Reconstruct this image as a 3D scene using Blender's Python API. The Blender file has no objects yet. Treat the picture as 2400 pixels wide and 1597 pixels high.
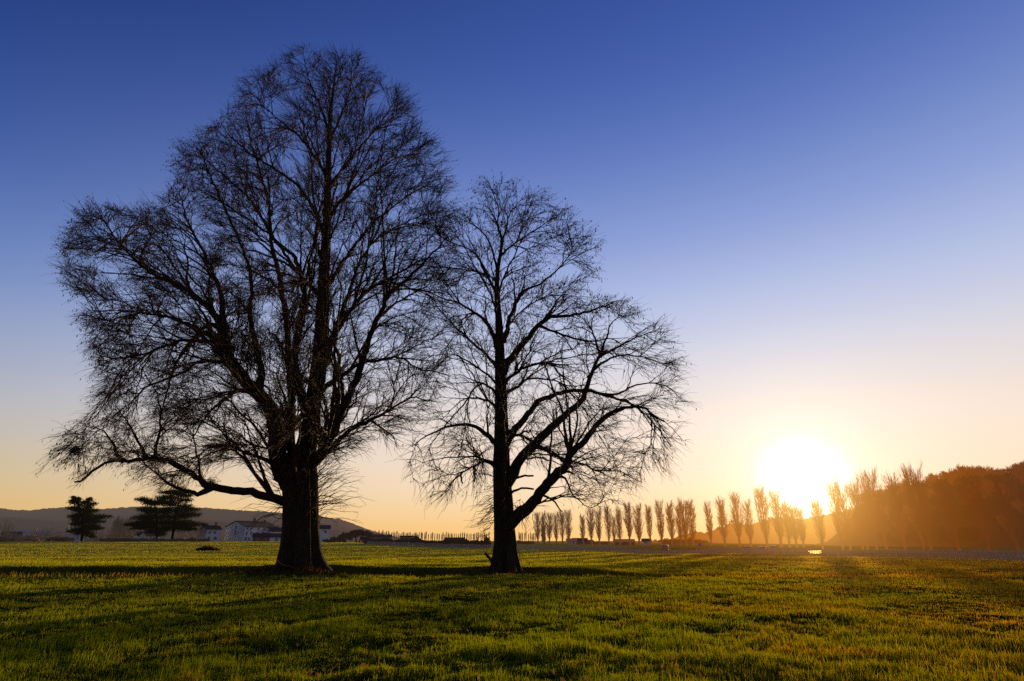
import bpy, math, random
import numpy as np
from math import radians, sin, cos, atan, pi

random.seed(7)
rng = np.random.default_rng(7)
col = bpy.context.scene.collection
scene = bpy.context.scene

# ------------------------------------------------------------------ camera model
F = 2400 * 20.0 / 36.0
PITCH = atan(469.5 / F)
CAMZ = 2.0

def ray(px, py):
    x = (np.asarray(px, float) - 1200) / F
    u = (798.5 - np.asarray(py, float)) / F
    return x, cos(PITCH) - sin(PITCH) * u, sin(PITCH) + cos(PITCH) * u

def P(px, py, D):
    """point seen in direction (px, py) at world depth Y = D (numpy friendly)"""
    x, y, z = ray(px, py)
    s = np.asarray(D, float) / y
    return np.stack(np.broadcast_arrays(x * s, y * s, CAMZ + z * s), -1)

sx, sy, sz = ray(1885, 1134)
SUN = np.array([sx, sy, sz]); SUN = SUN / np.linalg.norm(SUN)
SUN_EL = math.asin(SUN[2]); SUN_AZ = math.atan2(SUN[0], SUN[1])

cam = bpy.data.cameras.new('camera')
cam.lens = 20; cam.sensor_width = 36; cam.clip_end = 20000; cam.clip_start = 0.05
camo = bpy.data.objects.new('camera', cam); col.objects.link(camo)
camo.location = (0, 0, CAMZ); camo.rotation_euler = (pi / 2 + PITCH, 0, 0)
scene.camera = camo

# ------------------------------------------------------------------ noise and terrain
def _hash(ix, iy, seed):
    h = (ix * 374761393 + iy * 668265263 + seed * 974634777) & 0xffffffff
    h = ((h ^ (h >> 13)) * 1274126177) & 0xffffffff
    return ((h ^ (h >> 16)) & 0xffff) / 65535.0

def vnoise(x, y, seed=0):
    x = np.asarray(x, float); y = np.asarray(y, float)
    ix = np.floor(x).astype(np.int64); iy = np.floor(y).astype(np.int64)
    fx = x - ix; fy = y - iy
    fx = fx * fx * (3 - 2 * fx); fy = fy * fy * (3 - 2 * fy)
    a = _hash(ix, iy, seed); b = _hash(ix + 1, iy, seed)
    c = _hash(ix, iy + 1, seed); d = _hash(ix + 1, iy + 1, seed)
    return (a * (1 - fx) + b * fx) * (1 - fy) + (c * (1 - fx) + d * fx) * fy - 0.5

def sstep(a, b, x):
    t = np.clip((x - a) / (b - a), 0, 1)
    return t * t * (3 - 2 * t)

def ditch_line(x):
    return 37.2 + 0.9 * vnoise(x / 14.0, 3.3, 5) + 0.3 * vnoise(x / 4.0, 1.3, 6) + 0.012 * np.abs(x)

TREE_A = P(699, 1341, 37.0); TREE_B = P(1184, 1341, 37.4)

def ground_h(x, y):
    x = np.asarray(x, float); y = np.asarray(y, float)
    near = np.exp(-np.maximum(y, 0) / 60.0)
    h = 0.10 * vnoise(x / 1.1, y / 1.3, 1) * near + 0.10 * vnoise(x / 0.42 + 3 * vnoise(x, y, 91), y / 0.5, 2) * near
    h = h + 0.15 * vnoise(x / 4.5, y / 5.0, 3) * near + 0.34 * vnoise(x / 16.0, y / 14.0, 4) * np.exp(-np.maximum(y, 0) / 120.0)
    h = h + 0.16 * vnoise(x / 30.0, y / 9.0, 12) * sstep(45, 80, y) * (1 - sstep(250, 400, y))
    # ditch running across behind the near grass
    w = y - ditch_line(x)
    depth = 1.05 * (1 - 0.8 * sstep(4, 9.5, x)) * (1 - sstep(20, 32, x)) * (0.85 + 0.5 * vnoise(x / 3.0, 9.1, 8))
    prof = sstep(-2.1, -0.9, w) * (1 - sstep(0.6, 2.0, w))
    h = h - depth * prof
    h = h + 0.36 * sstep(0.5, 2.2, w) * (1 - sstep(4, 24, w)) * (1 - sstep(3, 10, x))
    sl_ = x / np.maximum(y, 1)
    h = h - 0.6 * sstep(97, 106, y) * (1 - sstep(160, 178, y)) * sstep(.16, .24, sl_) * (1 - sstep(.52, .6, sl_))
    # mounds around both trees
    for t, r, a in ((TREE_A, 2.3, .62), (TREE_B, 1.7, .5)):
        d2 = ((x - t[0]) ** 2 * 0.55 + (y - t[1]) ** 2)
        h = h + a * np.exp(-d2 / (r * r))
    # the land climbs a little far away on the left
    h = h + 1.35 * sstep(80, 250, y) * sstep(0.02, 0.42, -x / np.maximum(y, 1))
    h = h + 0.35 * sstep(120, 260, y) * sstep(-0.3, 0.2, -x / np.maximum(y, 1))
    return h

def fD(px): return float(np.interp(px, [860, 1180, 1400, 1700, 2100, 2400, 2700], [205, 152, 121, 96, 76, 62, 52]))

def G(px, D, dz=0.0):
    """ground point under picture column px at depth D"""
    x = (px - 1200) / F / (cos(PITCH) - sin(PITCH) * (798.5 - 1285) / F) * D
    return (float(x), float(D), float(ground_h(x, D)) + dz)

# ------------------------------------------------------------------ materials
def new_mat(name):
    m = bpy.data.materials.new(name); m.use_nodes = True
    nt = m.node_tree
    for n in list(nt.nodes): nt.nodes.remove(n)
    return m, nt

def N(nt, typ, **kw):
    n = nt.nodes.new(typ)
    for k, v in kw.items():
        if k.startswith('i_'):
            key = k[2:]
            key = int(key) if key.isdigit() else key.replace('_', ' ')
            n.inputs[key].default_value = v
        else:
            setattr(n, k, v)
    return n

def math_node(nt, op, a, b=None, c=None, clamp=False):
    n = nt.nodes.new('ShaderNodeMath'); n.operation = op; n.use_clamp = clamp
    for i, v in enumerate((a, b, c)):
        if v is None: continue
        if isinstance(v, (int, float)): n.inputs[i].default_value = v
        else: nt.links.new(v, n.inputs[i])
    return n.outputs[0]

def mixcol(nt, fac, a, b, mode='MIX'):
    n = nt.nodes.new('ShaderNodeMix'); n.data_type = 'RGBA'; n.blend_type = mode
    for sock, v in ((n.inputs[0], fac), (n.inputs[6], a), (n.inputs[7], b)):
        if isinstance(v, (int, float)): sock.default_value = v
        elif isinstance(v, tuple): sock.default_value = (*v, 1) if len(v) == 3 else v
        else: nt.links.new(v, sock)
    return n.outputs[2]

def ramp(nt, fac, stops, interp='LINEAR'):
    n = nt.nodes.new('ShaderNodeValToRGB'); cr = n.color_ramp; cr.interpolation = interp
    while len(cr.elements) < len(stops): cr.elements.new(0.5)
    for e, (p, c) in zip(cr.elements, stops):
        e.position = p; e.color = (*c, 1) if len(c) == 3 else c
    if fac is not None: nt.links.new(fac, n.inputs[0])
    return n.outputs[0]

def lin(*c):
    return tuple(((v / 255) / 12.92 if v / 255 <= 0.04045 else ((v / 255 + 0.055) / 1.055) ** 2.4) for v in c)

def noise(nt, vec, scale, detail=3, rough=0.6, out=0):
    n = nt.nodes.new('ShaderNodeTexNoise'); n.inputs['Scale'].default_value = scale
    n.inputs['Detail'].default_value = detail; n.inputs['Roughness'].default_value = rough
    if vec is not None: nt.links.new(vec, n.inputs['Vector'])
    return n.outputs[out]

def mapping(nt, vec, scale):
    m = nt.nodes.new('ShaderNodeMapping'); m.inputs['Scale'].default_value = scale
    nt.links.new(vec, m.inputs[0]); return m.outputs[0]

def obj_vec(nt):
    return nt.nodes.new('ShaderNodeTexCoord').outputs['Object']

def pos_vec(nt):
    return nt.nodes.new('ShaderNodeNewGeometry').outputs['Position']

# haze painted into materials as emission: thickens with distance, golden towards the sun
HAZE = bpy.data.node_groups.new('painted_haze', 'ShaderNodeTree')
def build_haze():
    g = HAZE
    g.interface.new_socket('Shader', in_out='INPUT', socket_type='NodeSocketShader')
    g.interface.new_socket('Amount', in_out='INPUT', socket_type='NodeSocketFloat')
    g.interface.new_socket('Shader', in_out='OUTPUT', socket_type='NodeSocketShader')
    gi = g.nodes.new('NodeGroupInput'); go = g.nodes.new('NodeGroupOutput')
    pos = g.nodes.new('ShaderNodeNewGeometry').outputs['Position']
    sub = g.nodes.new('ShaderNodeVectorMath'); sub.operation = 'SUBTRACT'; sub.inputs[1].default_value = (0, 0, 2)
    g.links.new(pos, sub.inputs[0])
    ln = g.nodes.new('ShaderNodeVectorMath'); ln.operation = 'LENGTH'; g.links.new(sub.outputs[0], ln.inputs[0])
    nm = g.nodes.new('ShaderNodeVectorMath'); nm.operation = 'NORMALIZE'; g.links.new(sub.outputs[0], nm.inputs[0])
    dt = g.nodes.new('ShaderNodeVectorMath'); dt.operation = 'DOT_PRODUCT'; g.links.new(nm.outputs[0], dt.inputs[0])
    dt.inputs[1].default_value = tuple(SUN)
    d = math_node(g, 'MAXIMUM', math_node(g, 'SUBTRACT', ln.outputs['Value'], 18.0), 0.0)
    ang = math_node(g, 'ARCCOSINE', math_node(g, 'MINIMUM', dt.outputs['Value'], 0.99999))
    # glow lobes painted around the sun
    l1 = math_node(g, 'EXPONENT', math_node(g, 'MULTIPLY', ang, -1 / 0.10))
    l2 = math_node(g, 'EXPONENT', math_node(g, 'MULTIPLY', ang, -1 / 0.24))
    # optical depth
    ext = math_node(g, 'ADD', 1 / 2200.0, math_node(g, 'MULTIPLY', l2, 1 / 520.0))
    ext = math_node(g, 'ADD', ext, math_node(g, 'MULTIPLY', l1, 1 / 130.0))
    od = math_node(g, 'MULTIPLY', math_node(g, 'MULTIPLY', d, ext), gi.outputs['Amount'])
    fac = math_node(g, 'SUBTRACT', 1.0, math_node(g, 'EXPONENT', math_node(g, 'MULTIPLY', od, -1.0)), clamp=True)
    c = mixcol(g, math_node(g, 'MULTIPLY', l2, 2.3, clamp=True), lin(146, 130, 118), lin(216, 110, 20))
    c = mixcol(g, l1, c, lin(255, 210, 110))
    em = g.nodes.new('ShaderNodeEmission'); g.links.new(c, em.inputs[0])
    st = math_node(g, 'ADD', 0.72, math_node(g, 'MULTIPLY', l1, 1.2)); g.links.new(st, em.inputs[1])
    mx = g.nodes.new('ShaderNodeMixShader')
    g.links.new(fac, mx.inputs[0]); g.links.new(gi.outputs['Shader'], mx.inputs[1]); g.links.new(em.outputs[0], mx.inputs[2])
    g.links.new(mx.outputs[0], go.inputs[0])
build_haze()

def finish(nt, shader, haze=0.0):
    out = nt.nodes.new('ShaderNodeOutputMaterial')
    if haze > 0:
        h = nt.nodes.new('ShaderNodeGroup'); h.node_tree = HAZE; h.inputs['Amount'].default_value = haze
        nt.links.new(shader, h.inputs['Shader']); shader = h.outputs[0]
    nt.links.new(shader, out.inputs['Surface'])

def simple_mat(name, c1, c2=None, scale=3.0, rough=0.85, haze=1.0, bump=0.0, stretch=(1, 1, 1), metallic=0.0, spec=0.2, world=False):
    m, nt = new_mat(name)
    v = pos_vec(nt) if world else obj_vec(nt)
    v = mapping(nt, v, stretch)
    f = noise(nt, v, scale, 4)
    c = ramp(nt, f, [(0.35, c1), (0.65, c2 or tuple(x * 0.6 for x in c1))])
    b = N(nt, 'ShaderNodeBsdfPrincipled', i_Roughness=rough, i_Metallic=metallic)
    b.inputs['Specular IOR Level'].default_value = spec
    nt.links.new(c, b.inputs['Base Color'])
    if bump:
        bn = N(nt, 'ShaderNodeBump', i_Strength=bump, i_Distance=0.1); nt.links.new(f, bn.inputs['Height'])
        nt.links.new(bn.outputs[0], b.inputs['Normal'])
    finish(nt, b.outputs[0], haze); return m

def leaf_mat(name, c1, c2, haze=0.0, trans=0.4, scale=0.8):
    m, nt = new_mat(name)
    f = noise(nt, pos_vec(nt), scale, 3)
    c = ramp(nt, f, [(0.3, c1), (0.7, c2)])
    d = N(nt, 'ShaderNodeBsdfDiffuse'); t = N(nt, 'ShaderNodeBsdfTranslucent')
    nt.links.new(c, d.inputs[0]); nt.links.new(c, t.inputs[0])
    mx = N(nt, 'ShaderNodeMixShader', i_0=trans)
    nt.links.new(d.outputs[0], mx.inputs[1]); nt.links.new(t.outputs[0], mx.inputs[2])
    finish(nt, mx.outputs[0], haze); return m

# bark of the two big trees
def bark_mat(name, haze=0.0):
    m, nt = new_mat(name)
    v = mapping(nt, obj_vec(nt), (1, 1, 0.16))
    f = noise(nt, v, 9.0, 8, 0.72)
    f2 = noise(nt, obj_vec(nt), 0.9, 4, 0.6)
    c = ramp(nt, f, [(0.36, (0.012, 0.009, 0.006)), (0.56, (0.040, 0.025, 0.013)), (0.75, (0.095, 0.062, 0.034))])
    c = mixcol(nt, math_node(nt, 'MULTIPLY', f2, 0.6), c, (0.02, 0.016, 0.01))
    b = N(nt, 'ShaderNodeBsdfPrincipled', i_Roughness=0.92); b.inputs['Specular IOR Level'].default_value = 0.1
    nt.links.new(c, b.inputs['Base Color'])
    bn = N(nt, 'ShaderNodeBump', i_Strength=0.9, i_Distance=0.12); nt.links.new(f, bn.inputs['Height'])
    nt.links.new(bn.outputs[0], b.inputs['Normal'])
    finish(nt, b.outputs[0], haze); return m

M = {}
M['bark'] = bark_mat('furrowed_bark')
M['twig'] = simple_mat('twig_bark', (0.085, 0.046, 0.022), (0.035, 0.021, 0.011), 1.5, 0.8, haze=0)
M['dry_leaf'] = leaf_mat('dry_winter_leaf', (0.045, 0.018, 0.006), (0.085, 0.034, 0.010), 0, 0.25)
M['nest'] = leaf_mat('dry_twig_clump', (0.08, 0.03, 0.01), (0.14, 0.05, 0.015), 0, 0.3)
M['litter'] = leaf_mat('rust_leaf_litter', (0.05, 0.018, 0.008), (0.10, 0.036, 0.014), 0, 0.4, 2.0)
M['poplar'] = simple_mat('poplar_bark', (0.075, 0.048, 0.024), (0.04, 0.027, 0.015), 0.6, 0.9, haze=0.8)
M['pale_bark'] = simple_mat('brown_shrub_bark', (0.16, 0.085, 0.045), (0.09, 0.05, 0.03), 0.4, 0.9, haze=1.0)
M['conifer'] = leaf_mat('conifer_needles', (0.010, 0.016, 0.005), (0.03, 0.034, 0.008), 0.12, 0.25, 0.5)
M['evergreen'] = leaf_mat('evergreen_leaves', (0.012, 0.014, 0.006), (0.028, 0.028, 0.010), 0.45, 0.25, 0.3)
M['wood_far'] = leaf_mat('hill_woodland_leaves', (0.012, 0.008, 0.004), (0.11, 0.042, 0.014), 0.46, 0.4, 0.09)
M['white_wall'] = simple_mat('white_render_wall', (0.55, 0.56, 0.60), (0.42, 0.43, 0.47), 0.5, 0.9, haze=0.2)
M['stone_wall'] = simple_mat('grey_plaster_wall', (0.34, 0.31, 0.29), (0.24, 0.22, 0.21), 0.7, 0.9, haze=0.2, bump=0.2)
M['brown_wall'] = simple_mat('brown_brick_wall', (0.13, 0.07, 0.045), (0.09, 0.05, 0.035), 0.6, 0.9, haze=0.3)
M['roof'] = simple_mat('brown_roof_tile', (0.085, 0.045, 0.028), (0.045, 0.026, 0.018), 1.2, 0.8, haze=0.12, bump=0.3)
M['red_roof'] = simple_mat('red_roof_tile', (0.22, 0.06, 0.03), (0.13, 0.04, 0.02), 1.0, 0.8, haze=0.8)
M['window'] = simple_mat('dark_window', (0.02, 0.02, 0.025), (0.035, 0.035, 0.04), 1.0, 0.2, haze=0.4, spec=0.5)
M['metal'] = simple_mat('galvanised_metal', (0.3, 0.3, 0.31), (0.2, 0.2, 0.21), 2, 0.5, haze=0.6, metallic=0.5)
M['fence'] = simple_mat('weathered_fence_lath', (0.42, 0.38, 0.38), (0.26, 0.23, 0.23), 4, 0.8, haze=0.9, world=True)
M['darkfence'] = simple_mat('dark_fence_wood', (0.07, 0.055, 0.05), (0.04, 0.03, 0.03), 4, 0.9, haze=0.5)
M['blue'] = simple_mat('blue_sign_paint', (0.03, 0.07, 0.42), (0.025, 0.05, 0.33), 3, 0.5, haze=0.5)
M['board'] = simple_mat('pale_board', (0.7, 0.5, 0.3), (0.5, 0.33, 0.2), 1, 0.6, haze=0.3)
M['carpaint'] = simple_mat('silver_car_paint', (0.3, 0.3, 0.31), (0.25, 0.25, 0.26), 1, 0.15, haze=0.4, metallic=0.7)
M['tyre'] = simple_mat('black_tyre', (0.02, 0.02, 0.02), (0.03, 0.03, 0.03), 4, 0.9, haze=0.5)
M['lamp'] = simple_mat('lamp_head', (0.6, 0.55, 0.45), (0.5, 0.45, 0.35), 4, 0.4, haze=0.3)
M['redpaint'] = simple_mat('red_painted_wall', (0.35, 0.05, 0.04), (0.25, 0.04, 0.03), 1, 0.7, haze=0.6)

# grass blades: colour from patches in the meadow, dark foot and bright tip
def grass_mat(name, dry=0.0):
    m, nt = new_mat(name)
    pos = pos_vec(nt)
    att = N(nt, 'ShaderNodeAttribute', attribute_name='tip')
    rnd = N(nt, 'ShaderNodeAttribute', attribute_name='rnd')
    n1 = noise(nt, mapping(nt, pos, (0.5, 0.5, 0)), 0.55, 4, 0.65)
    n2 = noise(nt, mapping(nt, pos, (0.12, 0.3, 0)), 0.25, 4, 0.6)
    green = mixcol(nt, rnd.outputs['Fac'], (0.075, 0.122, 0.006), (0.135, 0.165, 0.010))
    brown = mixcol(nt, rnd.outputs['Fac'], (0.17, 0.095, 0.014), (0.28, 0.16, 0.028))
    fac = math_node(nt, 'ADD', math_node(nt, 'MULTIPLY', math_node(nt, 'SUBTRACT', n1, 0.575), 4.0), dry)
    fac2 = math_node(nt, 'MULTIPLY', math_node(nt, 'SUBTRACT', n2, 0.56), 3.5)
    fac = math_node(nt, 'MAXIMUM', fac, fac2)
    # drier, browner blades to the right, strengthened to paint golden sunlight
    sp = N(nt, 'ShaderNodeSeparateXYZ'); nt.links.new(pos, sp.inputs[0])
    rt = math_node(nt, 'MULTIPLY', math_node(nt, 'DIVIDE', sp.outputs[0], math_node(nt, 'ADD', sp.outputs[1], 3.0)), 0.95)
    fac = math_node(nt, 'ADD', fac, math_node(nt, 'MAXIMUM', rt, 0.0))
    fac = math_node(nt, 'ADD', fac, math_node(nt, 'MULTIPLY', math_node(nt, 'SUBTRACT', rnd.outputs['Fac'], 0.6), 0.35), clamp=True)
    c = mixcol(nt, fac, green, brown)
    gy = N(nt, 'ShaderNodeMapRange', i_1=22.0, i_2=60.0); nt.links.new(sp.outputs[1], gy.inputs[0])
    c = mixcol(nt, 1.0, c, mixcol(nt, gy.outputs[0], (1.45, 1.45, .5), (3.0, 2.5, .3)), 'MULTIPLY')  # sunlight painted in: blade colour turns brighter and yellower farther out
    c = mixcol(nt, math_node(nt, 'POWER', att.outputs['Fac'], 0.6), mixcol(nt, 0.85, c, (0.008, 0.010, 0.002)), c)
    d = N(nt, 'ShaderNodeBsdfDiffuse'); t = N(nt, 'ShaderNodeBsdfTranslucent')
    nt.links.new(c, d.inputs[0])
    ct = mixcol(nt, 1.0, c, (2.3, 1.85, 0.6), 'MULTIPLY'); nt.links.new(ct, t.inputs[0])
    mx = N(nt, 'ShaderNodeMixShader', i_0=0.5)
    nt.links.new(d.outputs[0], mx.inputs[1]); nt.links.new(t.outputs[0], mx.inputs[2])
    gl = N(nt, 'ShaderNodeBsdfGlossy', i_Roughness=0.35); gl.inputs[0].default_value = (0.9, 0.8, 0.5, 1)
    mg = N(nt, 'ShaderNodeMixShader', i_0=0.012)
    nt.links.new(mx.outputs[0], mg.inputs[1]); nt.links.new(gl.outputs[0], mg.inputs[2])
    finish(nt, mg.outputs[0], 0.75); return m  # haze glow also paints the field golden towards the sun
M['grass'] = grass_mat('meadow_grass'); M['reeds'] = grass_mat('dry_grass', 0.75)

def ground_mat():
    m, nt = new_mat('meadow_turf')
    pos = pos_vec(nt)
    n1 = noise(nt, mapping(nt, pos, (0.35, 1.0, 0)), 0.6, 6, 0.7)
    n2 = noise(nt, mapping(nt, pos, (0.05, 0.35, 0)), 0.16, 4, 0.6)
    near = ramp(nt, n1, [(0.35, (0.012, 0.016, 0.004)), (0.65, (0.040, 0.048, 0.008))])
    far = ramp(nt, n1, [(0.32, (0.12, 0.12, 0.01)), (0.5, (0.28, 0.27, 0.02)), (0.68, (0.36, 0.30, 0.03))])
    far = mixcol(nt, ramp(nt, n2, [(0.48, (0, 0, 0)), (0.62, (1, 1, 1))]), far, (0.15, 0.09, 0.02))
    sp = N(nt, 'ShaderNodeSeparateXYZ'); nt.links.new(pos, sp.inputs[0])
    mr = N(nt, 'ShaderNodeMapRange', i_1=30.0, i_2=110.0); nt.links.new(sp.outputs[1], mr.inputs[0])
    c = mixcol(nt, mr.outputs[0], near, far)  # far turf coloured brighter to stand in for grazing sunlight
    b = N(nt, 'ShaderNodeBsdfDiffuse'); nt.links.new(c, b.inputs[0])
    bn = N(nt, 'ShaderNodeBump', i_Strength=1.0, i_Distance=0.25); nt.links.new(n1, bn.inputs['Height'])
    nt.links.new(bn.outputs[0], b.inputs['Normal'])
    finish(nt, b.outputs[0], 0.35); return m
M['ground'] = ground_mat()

def hill_mat(name, c1, c2, c3, sc, haze):
    m, nt = new_mat(name)
    pos = pos_vec(nt)
    n1 = noise(nt, mapping(nt, pos, (1, 1, 2.5)), sc, 8, 0.72)
    n2 = noise(nt, pos, sc * 0.12, 4, 0.6)
    c = ramp(nt, n1, [(0.35, c1), (0.62, c2)])
    c = mixcol(nt, ramp(nt, n2, [(0.55, (0, 0, 0)), (0.66, (1, 1, 1))]), c, c3)
    b = N(nt, 'ShaderNodeBsdfDiffuse'); nt.links.new(c, b.inputs[0])
    bn = N(nt, 'ShaderNodeBump', i_Strength=1.0, i_Distance=3.0); nt.links.new(n1, bn.inputs['Height'])
    nt.links.new(bn.outputs[0], b.inputs['Normal'])
    finish(nt, b.outputs[0], haze); return m
M['far_hill'] = hill_mat('far_hill', (0.03, 0.028, 0.03), (0.075, 0.065, 0.06), (0.10, 0.085, 0.06), 0.02, 0.42)
M['mid_hill'] = hill_mat('mid_hill', (0.03, 0.025, 0.012), (0.06, 0.045, 0.02), (0.07, 0.06, 0.02), 0.06, 0.8)
M['near_hill'] = hill_mat('near_hill', (0.022, 0.012, 0.006), (0.06, 0.028, 0.012), (0.05, 0.03, 0.01), 0.12, 0.5)

def puddle_mat():
    m, nt = new_mat('wet_surface')
    d = N(nt, 'ShaderNodeBsdfDiffuse'); d.inputs[0].default_value = (0.25, 0.15, 0.06, 1)
    gl = N(nt, 'ShaderNodeBsdfGlossy', i_Roughness=0.35); gl.inputs[0].default_value = (1.0, 0.75, 0.4, 1)
    f = ramp(nt, noise(nt, mapping(nt, pos_vec(nt), (1.2, .35, 1)), 1.2, 3), [(0.4, (.004, .004, .004)), (0.65, (.035, .035, .035))])
    mx = N(nt, 'ShaderNodeMixShader'); nt.links.new(f, mx.inputs[0])
    nt.links.new(d.outputs[0], mx.inputs[1]); nt.links.new(gl.outputs[0], mx.inputs[2])
    finish(nt, mx.outputs[0], 0.3); return m
M['puddle'] = puddle_mat()

# ------------------------------------------------------------------ object helpers
def np_mesh(name, V, faces, mat, parent=None, smooth=False, attrs=None):
    """V (n,3); faces: list of int arrays (m,k)"""
    me = bpy.data.meshes.new(name)
    V = np.asarray(V, np.float32)
    faces = [np.asarray(f, np.int32) for f in faces if len(f)]
    me.vertices.add(len(V)); me.vertices.foreach_set('co', V.ravel())
    nl = sum(f.size for f in faces); nf = sum(len(f) for f in faces)
    me.loops.add(nl); me.polygons.add(nf)
    me.loops.foreach_set('vertex_index', np.concatenate([f.ravel() for f in faces]))
    tot = np.concatenate([np.full(len(f), f.shape[1], np.int32) for f in faces])
    st = np.concatenate([[0], np.cumsum(tot)[:-1]]).astype(np.int32)
    me.polygons.foreach_set('loop_start', st)
    me.polygons.foreach_set('use_smooth', np.full(nf, smooth))
    if attrs:
        for k, a in attrs.items():
            at = me.attributes.new(k, 'FLOAT', 'POINT'); at.data.foreach_set('value', np.asarray(a, np.float32))
    me.update(calc_edges=True); me.validate()
    me.materials.append(mat)
    o = bpy.data.objects.new(name, me); col.objects.link(o)
    if parent is not None: o.parent = parent
    return o

def tag(o, label=None, cat=None, group=None, kind=None):
    if label: o['label'] = label
    if cat: o['category'] = cat
    if group: o['group'] = group
    if kind: o['kind'] = kind
    return o

def empty(name, loc=(0, 0, 0), rz=0, label=None, cat=None, group=None):
    o = bpy.data.objects.new(name, None); col.objects.link(o)
    o.location = loc; o.rotation_euler = (0, 0, rz); o.empty_display_size = 0.5
    return tag(o, label, cat, group)

class MB:
    """collects boxes, prisms and tubes and links them as one mesh"""
    def __init__(s): s.V = []; s.F = {}; s.n = 0
    def add(s, V, F):
        V = np.asarray(V, float).reshape(-1, 3); s.V.append(V)
        for f in F:
            f = np.asarray(f)
            if f.ndim == 1: f = f[None]
            s.F.setdefault(f.shape[1], []).append(f + s.n)
        s.n += len(V); return s
    def box(s, x0, x1, y0, y1, z0, z1):
        V = [(x, y, z) for z in (z0, z1) for y in (y0, y1) for x in (x0, x1)]
        return s.add(V, [[0, 2, 3, 1], [4, 5, 7, 6], [0, 1, 5, 4], [2, 6, 7, 3], [0, 4, 6, 2], [1, 3, 7, 5]])
    def beam(s, a, b, w, h=None):
        a = np.array(a, float); b = np.array(b, float); t = b - a; t /= np.linalg.norm(t)
        up = np.array([0, 0, 1.0]) if abs(t[2]) < .9 else np.array([0, 1.0, 0])
        u = np.cross(t, up); u /= np.linalg.norm(u); v = np.cross(u, t); h = h or w
        V = [p + su * u * w / 2 + sv * v * h / 2 for p in (a, b) for sv in (-1, 1) for su in (-1, 1)]
        return s.add(V, [[0, 1, 3, 2], [4, 6, 7, 5], [0, 4, 5, 1], [2, 3, 7, 6], [0, 2, 6, 4], [1, 5, 7, 3]])
    def tubes(s, pts, rad, S):
        V, F = tube_arrays(pts, rad, S); return s.add(V, F)
    def build(s, name, mat, parent=None, smooth=False):
        return np_mesh(name, np.concatenate(s.V), [np.concatenate(v) for v in s.F.values()], mat, parent, smooth)

def tube_arrays(pts, rad, S, ridge=None):
    """pts (n,K,3) rad (n,K) -> vertices, [quads]"""
    pts = np.asarray(pts, float); rad = np.asarray(rad, float)
    if pts.ndim == 2: pts = pts[None]; rad = rad[None]
    n, K, _ = pts.shape
    T = np.gradient(pts, axis=1); T /= np.linalg.norm(T, axis=2, keepdims=True) + 1e-9
    m = T.mean(1); ref = np.where(np.abs(m[:, 2:3]) < 0.8, np.array([[0, 0, 1.0]]), np.array([[1.0, 0.13, 0]]))
    U = np.cross(T, ref[:, None, :]); U /= np.linalg.norm(U, axis=2, keepdims=True) + 1e-9
    W = np.cross(T, U)
    a = np.arange(S) / S * 2 * pi
    R = rad[:, :, None] * (np.ones(S) if ridge is None else ridge)
    V = pts[:, :, None, :] + R[..., None] * (np.cos(a)[None, None, :, None] * U[:, :, None, :] + np.sin(a)[None, None, :, None] * W[:, :, None, :])
    i = np.arange(n)[:, None, None] * K * S; k = np.arange(K - 1)[None, :, None] * S; s = np.arange(S)[None, None, :]
    s2 = (s + 1) % S
    q = np.stack([i + k + s, i + k + s2, i + k + S + s2, i + k + S + s], -1).reshape(-1, 4)
    return V.reshape(-1, 3), [q]

def catmull(P0, R0, step):
    """resample a hand-traced line smoothly; returns points and radii"""
    P0 = np.asarray(P0, float); R0 = np.asarray(R0, float)
    Pp = np.vstack([2 * P0[0] - P0[1], P0, 2 * P0[-1] - P0[-2]])
    out, rr = [], []
    for i in range(len(P0) - 1):
        a, b, c, d = Pp[i:i + 4]; n = max(2, int(np.linalg.norm(c - b) / step))
        for t in np.arange(n) / n:
            out.append(0.5 * ((2 * b) + (c - a) * t + (2 * a - 5 * b + 4 * c - d) * t * t + (-a + 3 * b - 3 * c + d) * t ** 3))
            rr.append(R0[i] * (1 - t) + R0[i + 1] * t)
    out.append(P0[-1]); rr.append(R0[-1])
    return np.array(out), np.array(rr)

def unit(v): return v / (np.linalg.norm(v, axis=-1, keepdims=True) + 1e-9)

def leaf_quads(pos, size, rg, down=0.0, aspect=0.4):
    """diamond leaves: pos (n,3) attach point; down 0 random .. 1 hanging"""
    n = len(pos)
    d = unit(rg.normal(size=(n, 3))); d = unit(d * (1 - down) + np.array([-0.15, 0, -1.0]) * down)
    s = unit(np.cross(d, rg.normal(size=(n, 3))))
    L = (size * rg.uniform(0.6, 1.35, n))[:, None]
    V = np.stack([pos, pos + d * L * .5 + s * L * aspect * .5, pos + d * L, pos + d * L * .5 - s * L * aspect * .5], 1).reshape(-1, 3)
    F = np.arange(n)[:, None] * 4 + np.arange(4)[None]
    return V, F

# ------------------------------------------------------------------ the two big bare trees
def in_poly(poly, x, y):
    poly = np.asarray(poly, float); x = np.asarray(x); y = np.asarray(y)
    ins = np.zeros(x.shape, bool); j = len(poly) - 1
    for i in range(len(poly)):
        xi, yi = poly[i]; xj, yj = poly[j]
        cnd = ((yi > y) != (yj > y)) & (x < (xj - xi) * (y - yi) / (yj - yi + 1e-12) + xi)
        ins ^= cnd; j = i
    return ins

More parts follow.
